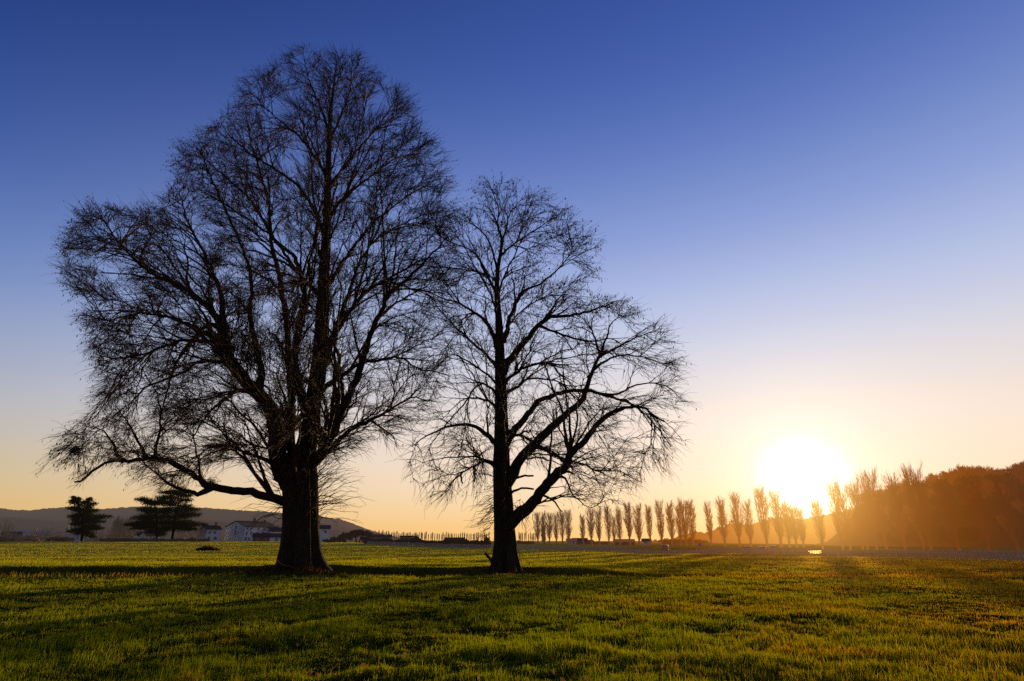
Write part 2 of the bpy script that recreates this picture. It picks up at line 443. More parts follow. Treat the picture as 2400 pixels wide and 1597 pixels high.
def chord(poly, y):
    ys = np.arange(0, 1500, 5); L = np.full(len(ys), 1e9); R = np.full(len(ys), -1e9)
    poly = np.asarray(poly, float)
    for i in range(len(poly)):
        (x0, y0), (x1, y1) = poly[i - 1], poly[i]
        if y0 > y1: x0, y0, x1, y1 = x1, y1, x0, y0
        m = (ys >= y0) & (ys <= y1)
        xx = x0 + (x1 - x0) * (ys[m] - y0) / max(y1 - y0, 1e-6)
        L[m] = np.minimum(L[m], xx); R[m] = np.maximum(R[m], xx)
    k = np.clip((np.asarray(y) / 5).astype(int), 0, len(ys) - 1)
    return L[k], R[k]

def sample_hull(poly, n, D, rg, weight=None, maxdepth=8.5):
    out = []
    poly = np.asarray(poly, float); lo = poly.min(0); hi = poly.max(0)
    while sum(map(len, out)) < n:
        x = rg.uniform(lo[0], hi[0], 4000); y = rg.uniform(lo[1], hi[1], 4000)
        ok = in_poly(poly, x, y)
        if weight is not None: ok &= rg.random(4000) < weight(x, y)
        x = x[ok]; y = y[ok]
        L, R = chord(poly, y)
        t = np.clip((x - (L + R) / 2) / np.maximum((R - L) / 2, 1), -1, 1)
        md = np.clip((R - L) / 2 * D / F * 0.8, 0.3, maxdepth) * np.sqrt(np.maximum(0.03, 1 - t * t))
        d = rg.uniform(-1, 1, len(x)) * md
        out.append(P(x, y, D + d))
    return np.concatenate(out)[:n]

def attach(targets, npos, ndir, nrad, rg, anglew=1.6, minr=0.0):
    """for every target the skeleton node that reaches it most naturally"""
    best = np.zeros(len(targets), int)
    for s in range(0, len(targets), 800):
        t = targets[s:s + 800]
        v = t[:, None, :] - npos[None]
        d = np.linalg.norm(v, axis=2) + 1e-6
        ca = (v * ndir[None]).sum(2) / d
        cost = (d + 0.15) * (1 + anglew * (1 - ca) ** 1.5) * (1 + 0.25 * rg.random(d.shape))
        cost += np.where(d < 0.25, 5.0, 0)
        best[s:s + 800] = cost.argmin(1)
    return best

def hermite(p0, t0, p1, t1, K, rg, jit):
    L = np.linalg.norm(p1 - p0, axis=1)[:, None, None]
    t = (np.arange(K) / (K - 1))[None, :, None]
    h = (2 * t ** 3 - 3 * t ** 2 + 1) * p0[:, None] + (t ** 3 - 2 * t ** 2 + t) * t0[:, None] * L + (-2 * t ** 3 + 3 * t ** 2) * p1[:, None] + (t ** 3 - t ** 2) * t1[:, None] * L
    j = rg.normal(size=h.shape) * jit * L; j[:, 0] = 0
    j = j * np.minimum(1, t * 3)
    return h + j

def nodes_of(pl, rad):
    T = np.gradient(pl, axis=1); T = unit(T)
    return pl[:, 1:].reshape(-1, 3), T[:, 1:].reshape(-1, 3), rad[:, 1:].reshape(-1)

def make_big_tree(label, D, base, trunk, limbs, poly, counts, weight, droopf, leafw, rg, flare, leaf_n, shoots):
    root = empty('bare_tree', tuple(base), 0, label, 'tree', 'tall bare trees in the meadow')
    off = np.asarray(base)
    NP, ND, NR = [], [], []
    # trunk
    pts = np.array([P(a, b, D + d) for a, b, d, r in trunk]); rr = [r for *_, r in trunk]
    tp, tr = catmull(pts, rr, 0.22)
    S = 40; a = np.arange(S) / S * 2 * pi; K = len(tp)
    z = tp[:, 2] - tp[0, 2]
    lob = 0.10 * np.cos(a * 5 + 1.0)[None] + 0.06 * np.cos(a * 9 + 2 + z[:, None] * 0.12) + 0.035 * np.cos(a * 14 + z[:, None] * 0.25)
    lob = lob + 0.045 * vnoise(a[None] * 6 + 0 * z[:, None], z[:, None] * 0.9, 21) + 0.06 * vnoise(a[None] * 2.2 + 0 * z[:, None], z[:, None] * 1.4, 23)
    fl = np.exp(-np.maximum(z, 0) / flare[1])[:, None]
    ridge = 1 + lob * (0.85 + 1.5 * fl) + flare[0] * 1.6 * np.exp(-np.maximum(z, 0) / .7)[:, None] * (1 + .5 * np.cos(a * 5 + 1)[None]) + flare[0] * fl * (1 + 0.5 * np.cos(a * 5 + 1)[None])
    V, Fq = tube_arrays(tp, tr, S, ridge[None])
    np_mesh('trunk', V - off, Fq, M['bark'], root, True)
    T = unit(np.gradient(tp, axis=0)); k = z > 4.0
    NP.append(tp[k]); ND.append(T[k]); NR.append(tr[k])
    for lb in limbs:
        pts = np.array([P(a_, b_, D + d) for a_, b_, d in lb['p']])
        n = len(pts); r0, r1 = lb['r']
        rr = r0 + (r1 - r0) * (np.arange(n) / (n - 1)) ** 0.8
        lp, lr = catmull(pts, rr, 0.3)
        kink = rg.normal(size=lp.shape) * 0.035 * min(1, r0 * 4 + .3); kink[0] = 0; lp = lp + kink
        zz = np.arange(len(lp)) * 0.3
        S2 = 14; a2 = np.arange(S2) / S2 * 2 * pi
        rd = 1 + 0.22 * vnoise(a2[None] * 1.6 + 0 * zz[:, None], zz[:, None] * 0.8, int(pts[0, 0] * 13) % 97)
        fl = 1 + (0.5 if r0 < .3 else .08) * np.exp(-zz / (r0 * 2.2))[:, None]
        V, Fq = tube_arrays(lp, lr, S2, (rd * fl)[None])
        np_mesh('limb', V - off, Fq, M['bark'], root, True)
        T = unit(np.gradient(lp, axis=0))
        s = 3 if len(lp) > 8 else 1
        if not lb.get('stub'):
            NP.append(lp[s:]); ND.append(T[s:]); NR.append(lr[s:])
    npos, ndir, nrad = map(np.concatenate, (NP, ND, NR))
    axis_x = float(np.mean(tp[:, 0]))
    def grow(n, K, rlo, rhi, rtip, jit, anglew, sub, S, targets=None):
        nonlocal npos, ndir, nrad
        tg = sample_hull(poly, n, D, rg, weight) if targets is None else targets
        b = attach(tg, npos, ndir, nrad, rg, anglew)
        p0 = npos[b]; v = unit(tg - p0); L = np.linalg.norm(tg - p0, axis=1)
        out = np.stack([tg[:, 0] - axis_x, tg[:, 1] - D, 0 * L], 1); out = unit(out)
        dr = droopf(tg)[:, None]
        t0 = unit(ndir[b] * 0.45 + v * 0.8 + np.array([0, 0, 0.22]) + rg.normal(size=v.shape) * 0.08) * 1.0
        t1 = unit(v * 0.8 + out * 0.5 - np.array([0, 0, 1.0]) * dr + rg.normal(size=v.shape) * 0.15) * 0.9
        pl = hermite(p0, t0, tg, t1, K, rg, jit)
        r0 = np.clip(0.0115 * L + rlo, rlo, rhi); r0 = np.minimum(r0, np.maximum(nrad[b] * 0.75, rtip * 1.3))
        rad = r0[:, None] + (rtip - r0[:, None]) * (np.arange(K) / (K - 1))[None] ** 0.8
        V, Fq = tube_arrays(pl, rad, S)
        a_, b_, c_ = nodes_of(pl, rad)
        npos = np.concatenate([npos, a_]); ndir = np.concatenate([ndir, b_]); nrad = np.concatenate([nrad, c_])
        return V, Fq[0], pl
    # boughs, branches, twigs
    VA, FA, _ = grow(counts[0], 12, 0.036, 0.16, 0.018, 0.009, 3.2, 1, 6)
    VB, FB, _ = grow(counts[1], 9, 0.023, 0.08, 0.0125, 0.014, 3.0, 1, 4)
    np_mesh('boughs', np.concatenate([VA, VB]) - off, [FA, FB + len(VA)], M['twig'], root, True)
    VC, FC, pc = grow(counts[2], 6, 0.014, 0.03, 0.0095, 0.02, 2.6, 1, 3)
    # end twigs from random nodes, thin ones preferred
    w = np.clip(0.05 / (nrad + 0.005), 0.2, 3); w *= (nrad < 0.12); w /= w.sum()
    def twigs(n, lmin, lmax, r):
        i = rg.choice(len(npos), n, p=w)
        side = unit(rg.normal(size=(n, 3)))
        out = unit(np.stack([npos[i, 0] - axis_x, npos[i, 1] - D, 0 * npos[i, 0]], 1))
        dr = droopf(npos[i])[:, None]
        d = unit(ndir[i] * 1.05 + side * 0.5 + out * 0.4 - np.array([0, 0, 0.6]) * (dr - 0.25))
        L = rg.uniform(lmin, lmax, n)[:, None]
        p1 = npos[i] + d * L
        t0 = unit(ndir[i] + side * 0.5); t1 = unit(d - np.array([0, 0, 0.9]) * dr)
        pl = hermite(npos[i], t0, p1, t1, 4, rg, 0.035)
        rad = np.broadcast_to(np.array([r, r * .85, r * .7, r * .4]), (n, 4))
        V, Fq = tube_arrays(pl, rad, 3); return V, Fq[0], pl
    VD, FD, pd = twigs(counts[3], 0.4, 1.4, 0.0105)
    np_mesh('twigs', np.concatenate([VC, VD]) - off, [FC, FD + len(VC)], M['twig'], root, False)
    # catkins and last leaves hanging from the twig ends
    tips = np.concatenate([pd[:, -1], pd[:, 2], pc[:, -1]])
    i = rg.choice(len(tips), leaf_n * 2); ok = rg.random(len(i)) < leafw(tips[i]); tp_ = tips[i][ok][:leaf_n]
    V, Fl = leaf_quads(tp_ + rg.normal(size=tp_.shape) * 0.03, 0.17, rg, 0.85, 0.34)
    np_mesh('last_leaves', V - off, [Fl], M['dry_leaf'], root)
    # vertical shoots sprouting from trunk and limbs
    pls = []
    for (cx, cy, cd, n, spread, L, upw, rr_) in shoots:
        c = P(cx, cy, D + cd)
        p0 = c + rg.normal(size=(n, 3)) * np.array([spread[0], spread[0], spread[1]])
        sd = rg.normal(size=(n, 3)); sd[:, 2] = 0; sd = unit(sd)
        if isinstance(upw, tuple): dd = unit(np.array([upw]) + rg.normal(size=(n, 3)) * 0.35)
        else: dd = unit(sd * (1 - upw) + np.array([0, 0, 1.0]) * upw)
        ll = rg.uniform(0.4, 1.0, n)[:, None] * L
        p1 = p0 + dd * ll
        pls.append(hermite(p0, unit(dd + sd * .4), p1, unit(dd - np.array([0, 0, .4])), 6, rg, 0.03))
    pl = np.concatenate(pls); rad = np.broadcast_to(np.linspace(0.02, 0.006, 6), (len(pl), 6))
    V1, F1 = tube_arrays(pl, rad, 4)
    k_ = rg.integers(0, len(pl), 4 * len(pl)); kk = rg.integers(1, 6, 4 * len(pl))
    p0 = pl[k_, kk]; dd = unit(pl[k_, np.minimum(kk + 1, 5)] - pl[k_, kk - 1] + rg.normal(size=p0.shape) * 0.35)
    p1 = p0 + dd * rg.uniform(.2, .8, len(p0))[:, None]
    pl2 = hermite(p0, dd, p1, unit(dd - np.array([0, 0, .5])), 4, rg, 0.04)
    V2, F2 = tube_arrays(pl2, np.broadcast_to(np.linspace(0.008, 0.004, 4), (len(pl2), 4)), 3)
    np_mesh('shoots', np.concatenate([V1, V2]) - off, [F1[0], F2[0] + len(V1)], M['twig'], root)
    return root

def LB(r0, r1, *p, stub=False):
    return {'p': [q if len(q) == 3 else (*q, 0) for q in p], 'r': (r0, r1), 'stub': stub}

polyA = [(100, 1092), (128, 1030), (170, 995), (225, 960), (240, 905), (222, 850), (205, 790), (192, 735), (205, 700), (150, 668), (135, 610), (150, 570), (172, 500), (215, 472), (262, 482), (300, 484), (340, 486), (385, 462), (412, 430), (408, 375), (420, 345), (455, 318), (500, 290), (530, 262), (562, 235), (560, 182), (590, 176), (640, 160), (668, 130), (712, 100), (750, 118), (800, 124), (838, 124), (858, 160), (900, 186), (945, 205), (968, 250), (975, 280), (1005, 320), (1045, 362), (1062, 410), (1075, 470), (1090, 540), (1095, 620), (1085, 700), (1065, 800), (1045, 900), (1010, 960), (975, 1010), (945, 1045), (900, 1080), (870, 1040), (800, 1080), (758, 1085), (720, 1000), (660, 1050), (630, 1110), (560, 1115), (490, 1105), (450, 1145), (385, 1155), (330, 1130), (300, 1085), (240, 1090), (185, 1135), (178, 1100), (140, 1085)]
trunkA = [(698, 1349, 0, 1.42), (699, 1315, 0, 1.18), (702, 1250, 0, 1.02), (703, 1180, 0, 1.02), (702, 1120, 0, 1.04), (708, 1080, 0, 0.84), (718, 1040, 0, .62), (728, 990, 0, .55), (733, 946, 0, .52), (745, 870, 0, .52), (751, 793, 0, .46), (756, 716, 0, .42), (759, 640, 0, .37), (765, 540, 0, .29), (768, 424, 0, .22), (771, 348, 0, .17), (775, 271, 0, .11), (783, 195, 0, .06), (790, 135, 0, .02)]
limbsA = [
 LB(.62, .28, (686, 1140, -.1), (655, 1085, -.4), (647, 1003, -.6), (634, 960, -.8), (603, 920, -1), (562, 882, -1.2), (536, 831, -1.4), (521, 755, -1.6)),
 LB(.26, .04, (524, 770, -1.6), (505, 740, -1.5), (480, 712, -1.2), (424, 672, -1), (367, 646, -.8), (329, 621, -.5), (276, 566, 0), (238, 512, .3)),
 LB(.20, .03, (521, 762, -1.6), (520, 700, -2), (500, 640, -2.4), (470, 580, -2.6), (440, 520, -2.8), (420, 450, -3)),
 LB(.26, .03, (603, 922, -1), (612, 870, -1), (600, 810, -1.4), (585, 740, -1.8), (590, 660, -2), (560, 560, -2.4), (500, 430, -2.6), (470, 350, -2.8)),
 LB(.34, .04, (692, 1085, .3), (676, 1020, .8), (684, 965, 1), (676, 831, 1.4), (671, 755, 1.6), (660, 678, 1.8), (646, 616, 2), (634, 558, 2.1), (630, 482, 2.4), (612, 410, 2.8), (590, 340, 3), (575, 260, 3.2)),
 LB(.30, .03, (722, 990, -.3), (700, 900, -.8), (690, 830, -1.2), (705, 760, -1.4), (712, 680, -1.4), (690, 605, -1.5), (645, 560, -1.8), (590, 475, -2), (545, 430, -2.2), (480, 375, -2.2)),
 LB(.40, .04, (720, 1095, -.2), (749, 1068, -.4), (783, 1000, -.7), (808, 946, -.9), (833, 896, -1), (857, 824, -1.2), (868, 785, -1.3), (894, 728, -1.5), (916, 688, -1.6), (962, 648, -1.8), (1003, 606, -2), (1048, 556, -2)),
 LB(.22, .03, (742, 930, .5), (764, 906, .8), (806, 877, 1), (841, 854, 1.2), (885, 846, 1.4), (936, 838, 1.6), (978, 862, 1.8), (1055, 880, 2)),
 LB(.24, .03, (750, 860, .2), (768, 845, .4), (776, 793, .8), (799, 739, 1.2), (821, 678, 1.5), (836, 632, 1.6), (858, 590, 1.8), (896, 550, 2), (935, 530, 2.2), (1000, 500, 2.4)),
 LB(.20, .03, (762, 810, -.5), (783, 785, -.8), (844, 697, -1.4), (885, 668, -1.7), (924, 645, -2), (990, 610, -2.3), (1030, 600, -2.4)),
 LB(.20, .03, (745, 1075, -.4), (765, 1058, -.6), (825, 1007, -1), (867, 986, -1.2), (915, 962, -1.4), (962, 932, -1.5), (1000, 940, -1.5)),
 LB(.07, .03, (762, 1068, -.6), (800, 1038, -.9), (828, 1029, -1.1), stub=True),
 LB(.06, .02, (870, 986, -1.2), (895, 1005, -1.2), (921, 1022, -1.2), (930, 1050, -1.2)),
 LB(.30, .045, (682, 1180, -.5), (655, 1173, -1), (616, 1162, -1.5), (558, 1149, -2), (493, 1141, -2.6), (460, 1116, -3), (424, 1095, -3.2), (386, 1080, -3.4), (348, 1075, -3.6), (290, 1082, -4), (245, 1085, -4.2), (206, 1116, -4.4), (178, 1130, -4.5)),
 LB(.16, .03, (497, 1142, -2.6), (463, 1158, -2.6), (413, 1141, -2.4), (380, 1120, -2.2), (355, 1100, -2)),
 LB(.11, .02, (290, 1081, -4), (272, 1066, -4), (268, 1045, -4), (240, 1010, -4), (200, 1000, -4)),
 LB(.11, .02, (362, 1077, -3.6), (364, 1055, -3.4), (376, 990, -3), (370, 930, -2.6), (345, 890, -2.4)),
 LB(.10, .02, (345, 1075, -3.6), (325, 1040, -3.8), (300, 990, -4), (270, 950, -4)),
 LB(.15, .03, (655, 1095, -.6), (625, 1080, -.9), (578, 1061, -1.2), (539, 1049, -1.4), (501, 1046, -1.5), (470, 1060, -1.5)),
 LB(.08, .02, (650, 1062, .5), (620, 1050, .8), (558, 1042, 1), (500, 1060, 1.2)),
 LB(.17, .03, (519, 770, -1.8), (495, 760, -2), (463, 782, -2.4), (440, 812, -2.6), (409, 858, -2.8), (388, 930, -3), (380, 970, -3)),
 LB(.19, .03, (540, 842, -1), (510, 800, -.4), (460, 770, 0), (400, 745, .5), (330, 735, 1), (260, 750, 1.3), (220, 745, 1.5)),
 LB(.16, .03, (560, 880, -1.8), (520, 850, -2.4), (470, 850, -3), (410, 880, -3.4), (340, 910, -3.6), (300, 950, -3.6)),
 LB(.15, .03, (604, 925, -1.4), (565, 915, -2), (520, 940, -2.4), (480, 980, -2.6), (450, 1030, -2.8)),
 LB(.15, .03, (530, 810, -2), (480, 800, -2), (420, 800, -2), (340, 830, -2), (270, 840, -2), (225, 830, -2)),
 LB(.16, .02, (768, 420, 0), (740, 370, -.3), (700, 320, -.6), (640, 270, -1), (590, 220, -1.2)),
 LB(.15, .02, (768, 440, .1), (800, 400, .5), (840, 350, .8), (890, 290, 1), (930, 230, 1.2)),
 LB(.16, .02, (765, 520, .1), (800, 470, .6), (860, 420, 1), (930, 370, 1.4), (990, 360, 1.6)),
 LB(.17, .02, (763, 560, -.1), (730, 480, -.5), (680, 420, -1), (600, 370, -1.4), (540, 320, -1.8), (520, 290, -1.8)),
 LB(.12, .02, (772, 330, .1), (800, 270, .4), (820, 210, .5), (825, 150, .6)),
 LB(.12, .02, (772, 310, -.1), (750, 250, -.4), (725, 190, -.6), (712, 130, -.6)),
 LB(.18, .02, (760, 620, -.4), (740, 560, 1.6), (755, 480, 2.6), (800, 400, 3.4), (840, 320, 3.8)),
 LB(.18, .02, (757, 690, .4), (800, 620, 2), (860, 540, 3), (940, 470, 3.6), (1010, 430, 4)),
 LB(.18, .02, (757, 700, -.4), (700, 640, -2.4), (640, 560, -3.4), (560, 500, -4), (480, 450, -4.2)),
]
polyB = [(948, 1080), (962, 1020), (975, 960), (960, 880), (965, 800), (985, 720), (1000, 640), (1020, 560), (1050, 500), (1082, 470), (1128, 440), (1135, 418), (1165, 425), (1205, 428), (1235, 445), (1275, 446), (1290, 480), (1335, 488), (1350, 525), (1385, 535), (1405, 580), (1398, 625), (1385, 680), (1430, 698), (1478, 704), (1500, 738), (1555, 760), (1590, 820), (1612, 880), (1612, 940), (1612, 1035), (1585, 1060), (1575, 1100), (1545, 1120), (1500, 1155), (1440, 1185), (1395, 1192), (1340, 1170), (1300, 1120), (1270, 1100), (1235, 1100), (1225, 1060), (1150, 1060), (1145, 1140), (1110, 1165), (1060, 1175), (1010, 1165), (965, 1130)]
trunkB = [(1184, 1349, 0, .80), (1184, 1325, 0, .70), (1184, 1280, 0, .62), (1182, 1240, 0, .60), (1180, 1190, 0, .58), (1177, 1130, 0, .54), (1175, 1075, 0, .50), (1175, 984, 0, .42), (1173, 892, 0, .36), (1171, 816, 0, .31), (1169, 750, 0, .24), (1165, 697, 0, .19), (1166, 638, 0, .15), (1176, 566, 0, .10), (1166, 528, 0, .06), (1168, 489, 0, .04), (1150, 440, 0, .015)]
limbsB = [
 LB(.42, .05, (1186, 1236, -.2), (1212, 1212, -.6), (1251, 1177, -1), (1291, 1124, -1.5), (1325, 1091, -1.8), (1343, 1060, -2), (1371, 1033, -2.2), (1389, 1008, -2.4), (1414, 981, -2.5), (1450, 959, -2.6), (1500, 955, -2.6), (1555, 990, -2.6)),
 LB(.42, .10, (1186, 1130, 0), (1203, 1106, .2), (1221, 1075, .4), (1267, 1027, .8), (1328, 971, 1.1), (1362, 941, 1.3), (1377, 904, 1.4), (1392, 861, 1.6), (1408, 832, 1.7)),
 LB(.10, .02, (1408, 834, 1.7), (1394, 795, 1.8), (1385, 760, 1.9), (1400, 725, 2)),
 LB(.10, .02, (1408, 834, 1.7), (1461, 807, 1.9), (1499, 789, 2), (1540, 774, 2)),
 LB(.10, .02, (1406, 838, 1.7), (1422, 790, 1.6), (1432, 760, 1.5), (1460, 735, 1.4)),
 LB(.10, .02, (1390, 866, 1.5), (1430, 840, 1.2), (1470, 832, 1), (1530, 845, .8), (1590, 870, .6)),
 LB(.26, .03, (1182, 1040, .3), (1197, 1018, .6), (1236, 974, 1), (1260, 941, 1.4), (1313, 922, 1.8), (1374, 915, 2.2), (1435, 932, 2.5), (1481, 947, 2.8), (1536, 996, 3), (1573, 1048, 3)),
 LB(.10, .02, (1376, 915, 2.2), (1440, 925, 2.5), (1500, 900, 2.8), (1560, 905, 3), (1600, 940, 3)),
 LB(.32, .04, (1178, 875, -.1), (1190, 850, -.2), (1215, 821, -.4), (1234, 798, -.6), (1256, 768, -.9), (1291, 744, -1.2), (1336, 741, -1.5), (1381, 730, -1.8), (1430, 714, -2)),
 LB(.10, .02, (1262, 762, -.9), (1310, 782, -1.2), (1380, 800, -1.5), (1430, 795, -1.7), (1480, 820, -1.8)),
 LB(.20, .02, (1178, 800, .2), (1187, 780, .4), (1199, 738, .6), (1211, 706, .8), (1235, 679, 1), (1268, 664, 1.2), (1300, 638, 1.4), (1327, 608, 1.5), (1348, 569, 1.6)),
 LB(.07, .05, (1210, 708, .8), (1222, 683, .9), (1229, 663, .9), stub=True),
 LB(.13, .02, (1184, 900, -.3), (1194, 884, -.6), (1224, 867, -1), (1261, 852, -1.4), (1291, 855, -1.7), (1316, 880, -2), (1340, 905, -2.2), (1380, 945, -2.4)),
 LB(.12, .02, (1186, 920, .6), (1215, 905, 1), (1240, 888, 1.4), (1290, 890, 1.8), (1340, 905, 2.2), (1400, 900, 2.6)),
 LB(.12, .02, (1190, 1040, -.4), (1206, 1020, -.8), (1251, 1036, -1.4), (1297, 1066, -2), (1337, 1080, -2.4), (1374, 1091, -2.8), (1397, 1104, -3), (1450, 1105, -3.2), (1500, 1130, -3.4)),
 LB(.09, .055, (1190, 1132, -.3), (1207, 1121, -.6), (1228, 1116, -.8), (1251, 1116, -1), stub=True),
 LB(.09, .055, (1194, 1160, -.3), (1206, 1150, -.6), (1222, 1145, -.8), (1250, 1146, -1), stub=True),
 LB(.08, .03, (1262, 1154, -1), (1285, 1166, -1.1), (1300, 1178, -1.1), (1312, 1195, -1.1), (1319, 1201, -1.1), stub=True),
 LB(.10, .02, (1305, 1117, -1.6), (1325, 1124, -1.8), (1346, 1164, -2), (1383, 1192, -2)),
 LB(.12, .06, (1290, 1126, -1.4), (1312, 1110, -1.6), (1332, 1105, -1.7), (1345, 1112, -1.7), stub=True),
 LB(.19, .025, (1170, 1048, -.3), (1156, 1033, -.6), (1126, 1008, -1), (1101, 996, -1.3), (1074, 996, -1.6), (1037, 1005, -1.8), (1000, 1023, -2), (973, 1042, -2)),
 LB(.11, .02, (1165, 1098, .3), (1138, 1082, .6), (1104, 1097, 1), (1077, 1109, 1.2), (1040, 1115, 1.4)),
 LB(.07, .05, (1110, 1092, 1), (1112, 1110, 1), (1111, 1130, 1), stub=True),
 LB(.07, .05, (1082, 1108, 1.2), (1080, 1122, 1.2), (1084, 1132, 1.2), stub=True),
 LB(.08, .02, (1165, 1088, -.4), (1114, 1072, -1), (1068, 1072, -1.4), (1003, 1079, -1.8)),
 LB(.20, .025, (1172, 830, .2), (1158, 790, .5), (1140, 756, .8), (1116, 736, 1), (1078, 712, 1.3), (1039, 700, 1.6), (995, 682, 1.8)),
 LB(.14, .02, (1166, 860, -.2), (1150, 842, -.5), (1120, 815, -1), (1084, 782, -1.4), (1048, 745, -1.8), (1018, 712, -2)),
 LB(.09, .02, (1170, 910, -.2), (1145, 880, -.6), (1114, 858, -1), (1077, 837, -1.4), (1037, 831, -1.8), (990, 840, -2)),
 LB(.10, .02, (1170, 960, .3), (1145, 940, .8), (1110, 932, 1.2), (1080, 940, 1.6), (1040, 980, 2)),
 LB(.10, .02, (1170, 930, -.3), (1145, 905, -.8), (1118, 905, -1.2), (1085, 950, -1.6), (1040, 1000, -1.8), (1000, 1060, -2)),
 LB(.14, .02, (1167, 700, .1), (1158, 679, .3), (1134, 632, .6), (1122, 605, .8), (1098, 584, 1), (1054, 566, 1.3), (1018, 543, 1.5)),
 LB(.09, .02, (1166, 670, -.2), (1155, 652, -.5), (1116, 638, -1), (1039, 626, -1.6), (990, 630, -2)),
 LB(.10, .02, (1167, 640, .1), (1152, 584, .4), (1134, 548, .6), (1110, 528, .9), (1069, 507, 1.2)),
 LB(.08, .02, (1172, 600, -.1), (1208, 569, -.5), (1262, 535, -1), (1306, 507, -1.3)),
 LB(.08, .02, (1175, 580, .1), (1188, 528, .4), (1197, 498, .6), (1230, 460, .8)),
 LB(.08, .02, (1168, 690, -.4), (1185, 640, -2), (1220, 570, -3), (1250, 510, -3.4)),
 LB(.09, .02, (1171, 760, -.6), (1150, 690, -2.4), (1110, 620, -3.2), (1080, 560, -3.6)),
 LB(.09, .02, (1172, 800, .5), (1210, 740, 2.4), (1270, 700, 3.4), (1330, 690, 4)),
]
def gaps(x, y, sd):
    n = vnoise(x / 42.0, y / 36.0, sd) + 0.5 * vnoise(x / 19.0, y / 17.0, sd + 1)
    return 0.12 + 0.88 * sstep(-0.34, 0.02, n)
def wA(x, y):
    w = np.maximum(gaps(x, y, 61), .8 * ((x > 385) & (x < 620) & (y > 200) & (y < 500)))
    w *= 1 - .5 * sstep(1030, 1060, x)
    w *= 1 - 0.55 * sstep(760, 900, x) * sstep(620, 850, y)
    w *= 1 - 0.5 * sstep(980, 1100, y) * sstep(520, 640, x)
    w *= 1 - 0.35 * (y > 930) * (x < 420)
    w *= np.where((x > 440) & (x < 650) & (y > 1090), 0.15, 1)
    return w
def wB(x, y):
    return (1 - 0.25 * sstep(700, 900, y)) * gaps(x, y, 71) * (1 - .45 * (1 - sstep(1010, 1050, x)))
def droopA(p):
    z = p[:, 2]; left = sstep(2, 14, -(p[:, 0] + 13.5))
    return np.clip(0.75 - z / 22.0, -0.25, 0.6) + 0.25 * left * (z < 20)
def droopB(p):
    z = p[:, 2]; return np.clip(1.15 - z / 15.0, -0.1, 1.0)
def leafA(p):
    z = p[:, 2]; x = p[:, 0]
    r = 0.15 + 0.35 * sstep(12, 24, z) + 0.8 * sstep(-17, -26, x) + .3 * sstep(26, 34, z)
    return np.clip(r - 0.3 * sstep(-12, -6, x) * (z < 18), 0.04, 1)
def leafB(p):
    return np.clip(0.12 + 0.9 * sstep(13, 21, p[:, 2]), 0, 1)

shootsA = [(540, 800, -1.6, 90, (.5, 1.4), 2.2, .75, .02), (600, 860, -1.2, 130, (.8, 1.3), 2.6, .8, .02), (690, 860, .8, 130, (.5, 2.2), 2.4, .85, .02), (745, 800, 0, 60, (.35, 2.4), 1.8, .8, .02), (690, 740, .8, 110, (.8, 1.6), 2.2, .8, .02), (560, 760, -1.8, 60, (.8, .8), 2.2, .8, .02),
           (725, 1130, -1.0, 60, (.35, .9), 3.2, (0.9, -.2, .55), .02), (735, 1190, -.8, 26, (.2, .5), 3.6, (1.0, -.1, .15), .02), (665, 1120, -1.0, 34, (.3, .8), 2.8, (-.9, -.2, .5), .02), (668, 1190, -.8, 12, (.2, .3), 3.0, (-1.0, -.1, -.25), .02), (700, 1140, -1.25, 40, (.5, .8), 1.5, .8, .02), (640, 980, -.9, 30, (.3, 1.2), 1.6, .6, .02)]
shootsB = [(1182, 1150, 0, 70, (.3, 2.0), 1.4, (-.4, -.5, -.5), .02), (1178, 1030, 0, 60, (.25, 1.8), 1.3, .5, .02), (1225, 1190, -.8, 16, (.3, .3), 2.0, (.3, -.3, -.8), .02), (1160, 1190, -.4, 30, (.15, .7), 1.9, (-.8, -.2, -.5), .02), (1172, 900, 0, 40, (.25, 2), 1.2, .6, .02)]
A_root = make_big_tree('tallest bare tree with thick buttressed trunk and a long low bough reaching left', 37.0, G(699, 37.0, -.3), trunkA, limbsA, polyA, (520, 3000, 16500, 50000), wA, droopA, leafA, np.random.default_rng(11), (.07, 1.2), 15000, shootsA)
B_root = make_big_tree('smaller bare tree with straight trunk and two heavy limbs rising to the right', 37.4, G(1184, 37.4, -.3), trunkB, limbsB, polyB, (190, 720, 3200, 9500), wB, droopB, leafB, np.random.default_rng(24), (.10, 1.0), 7500, shootsB)

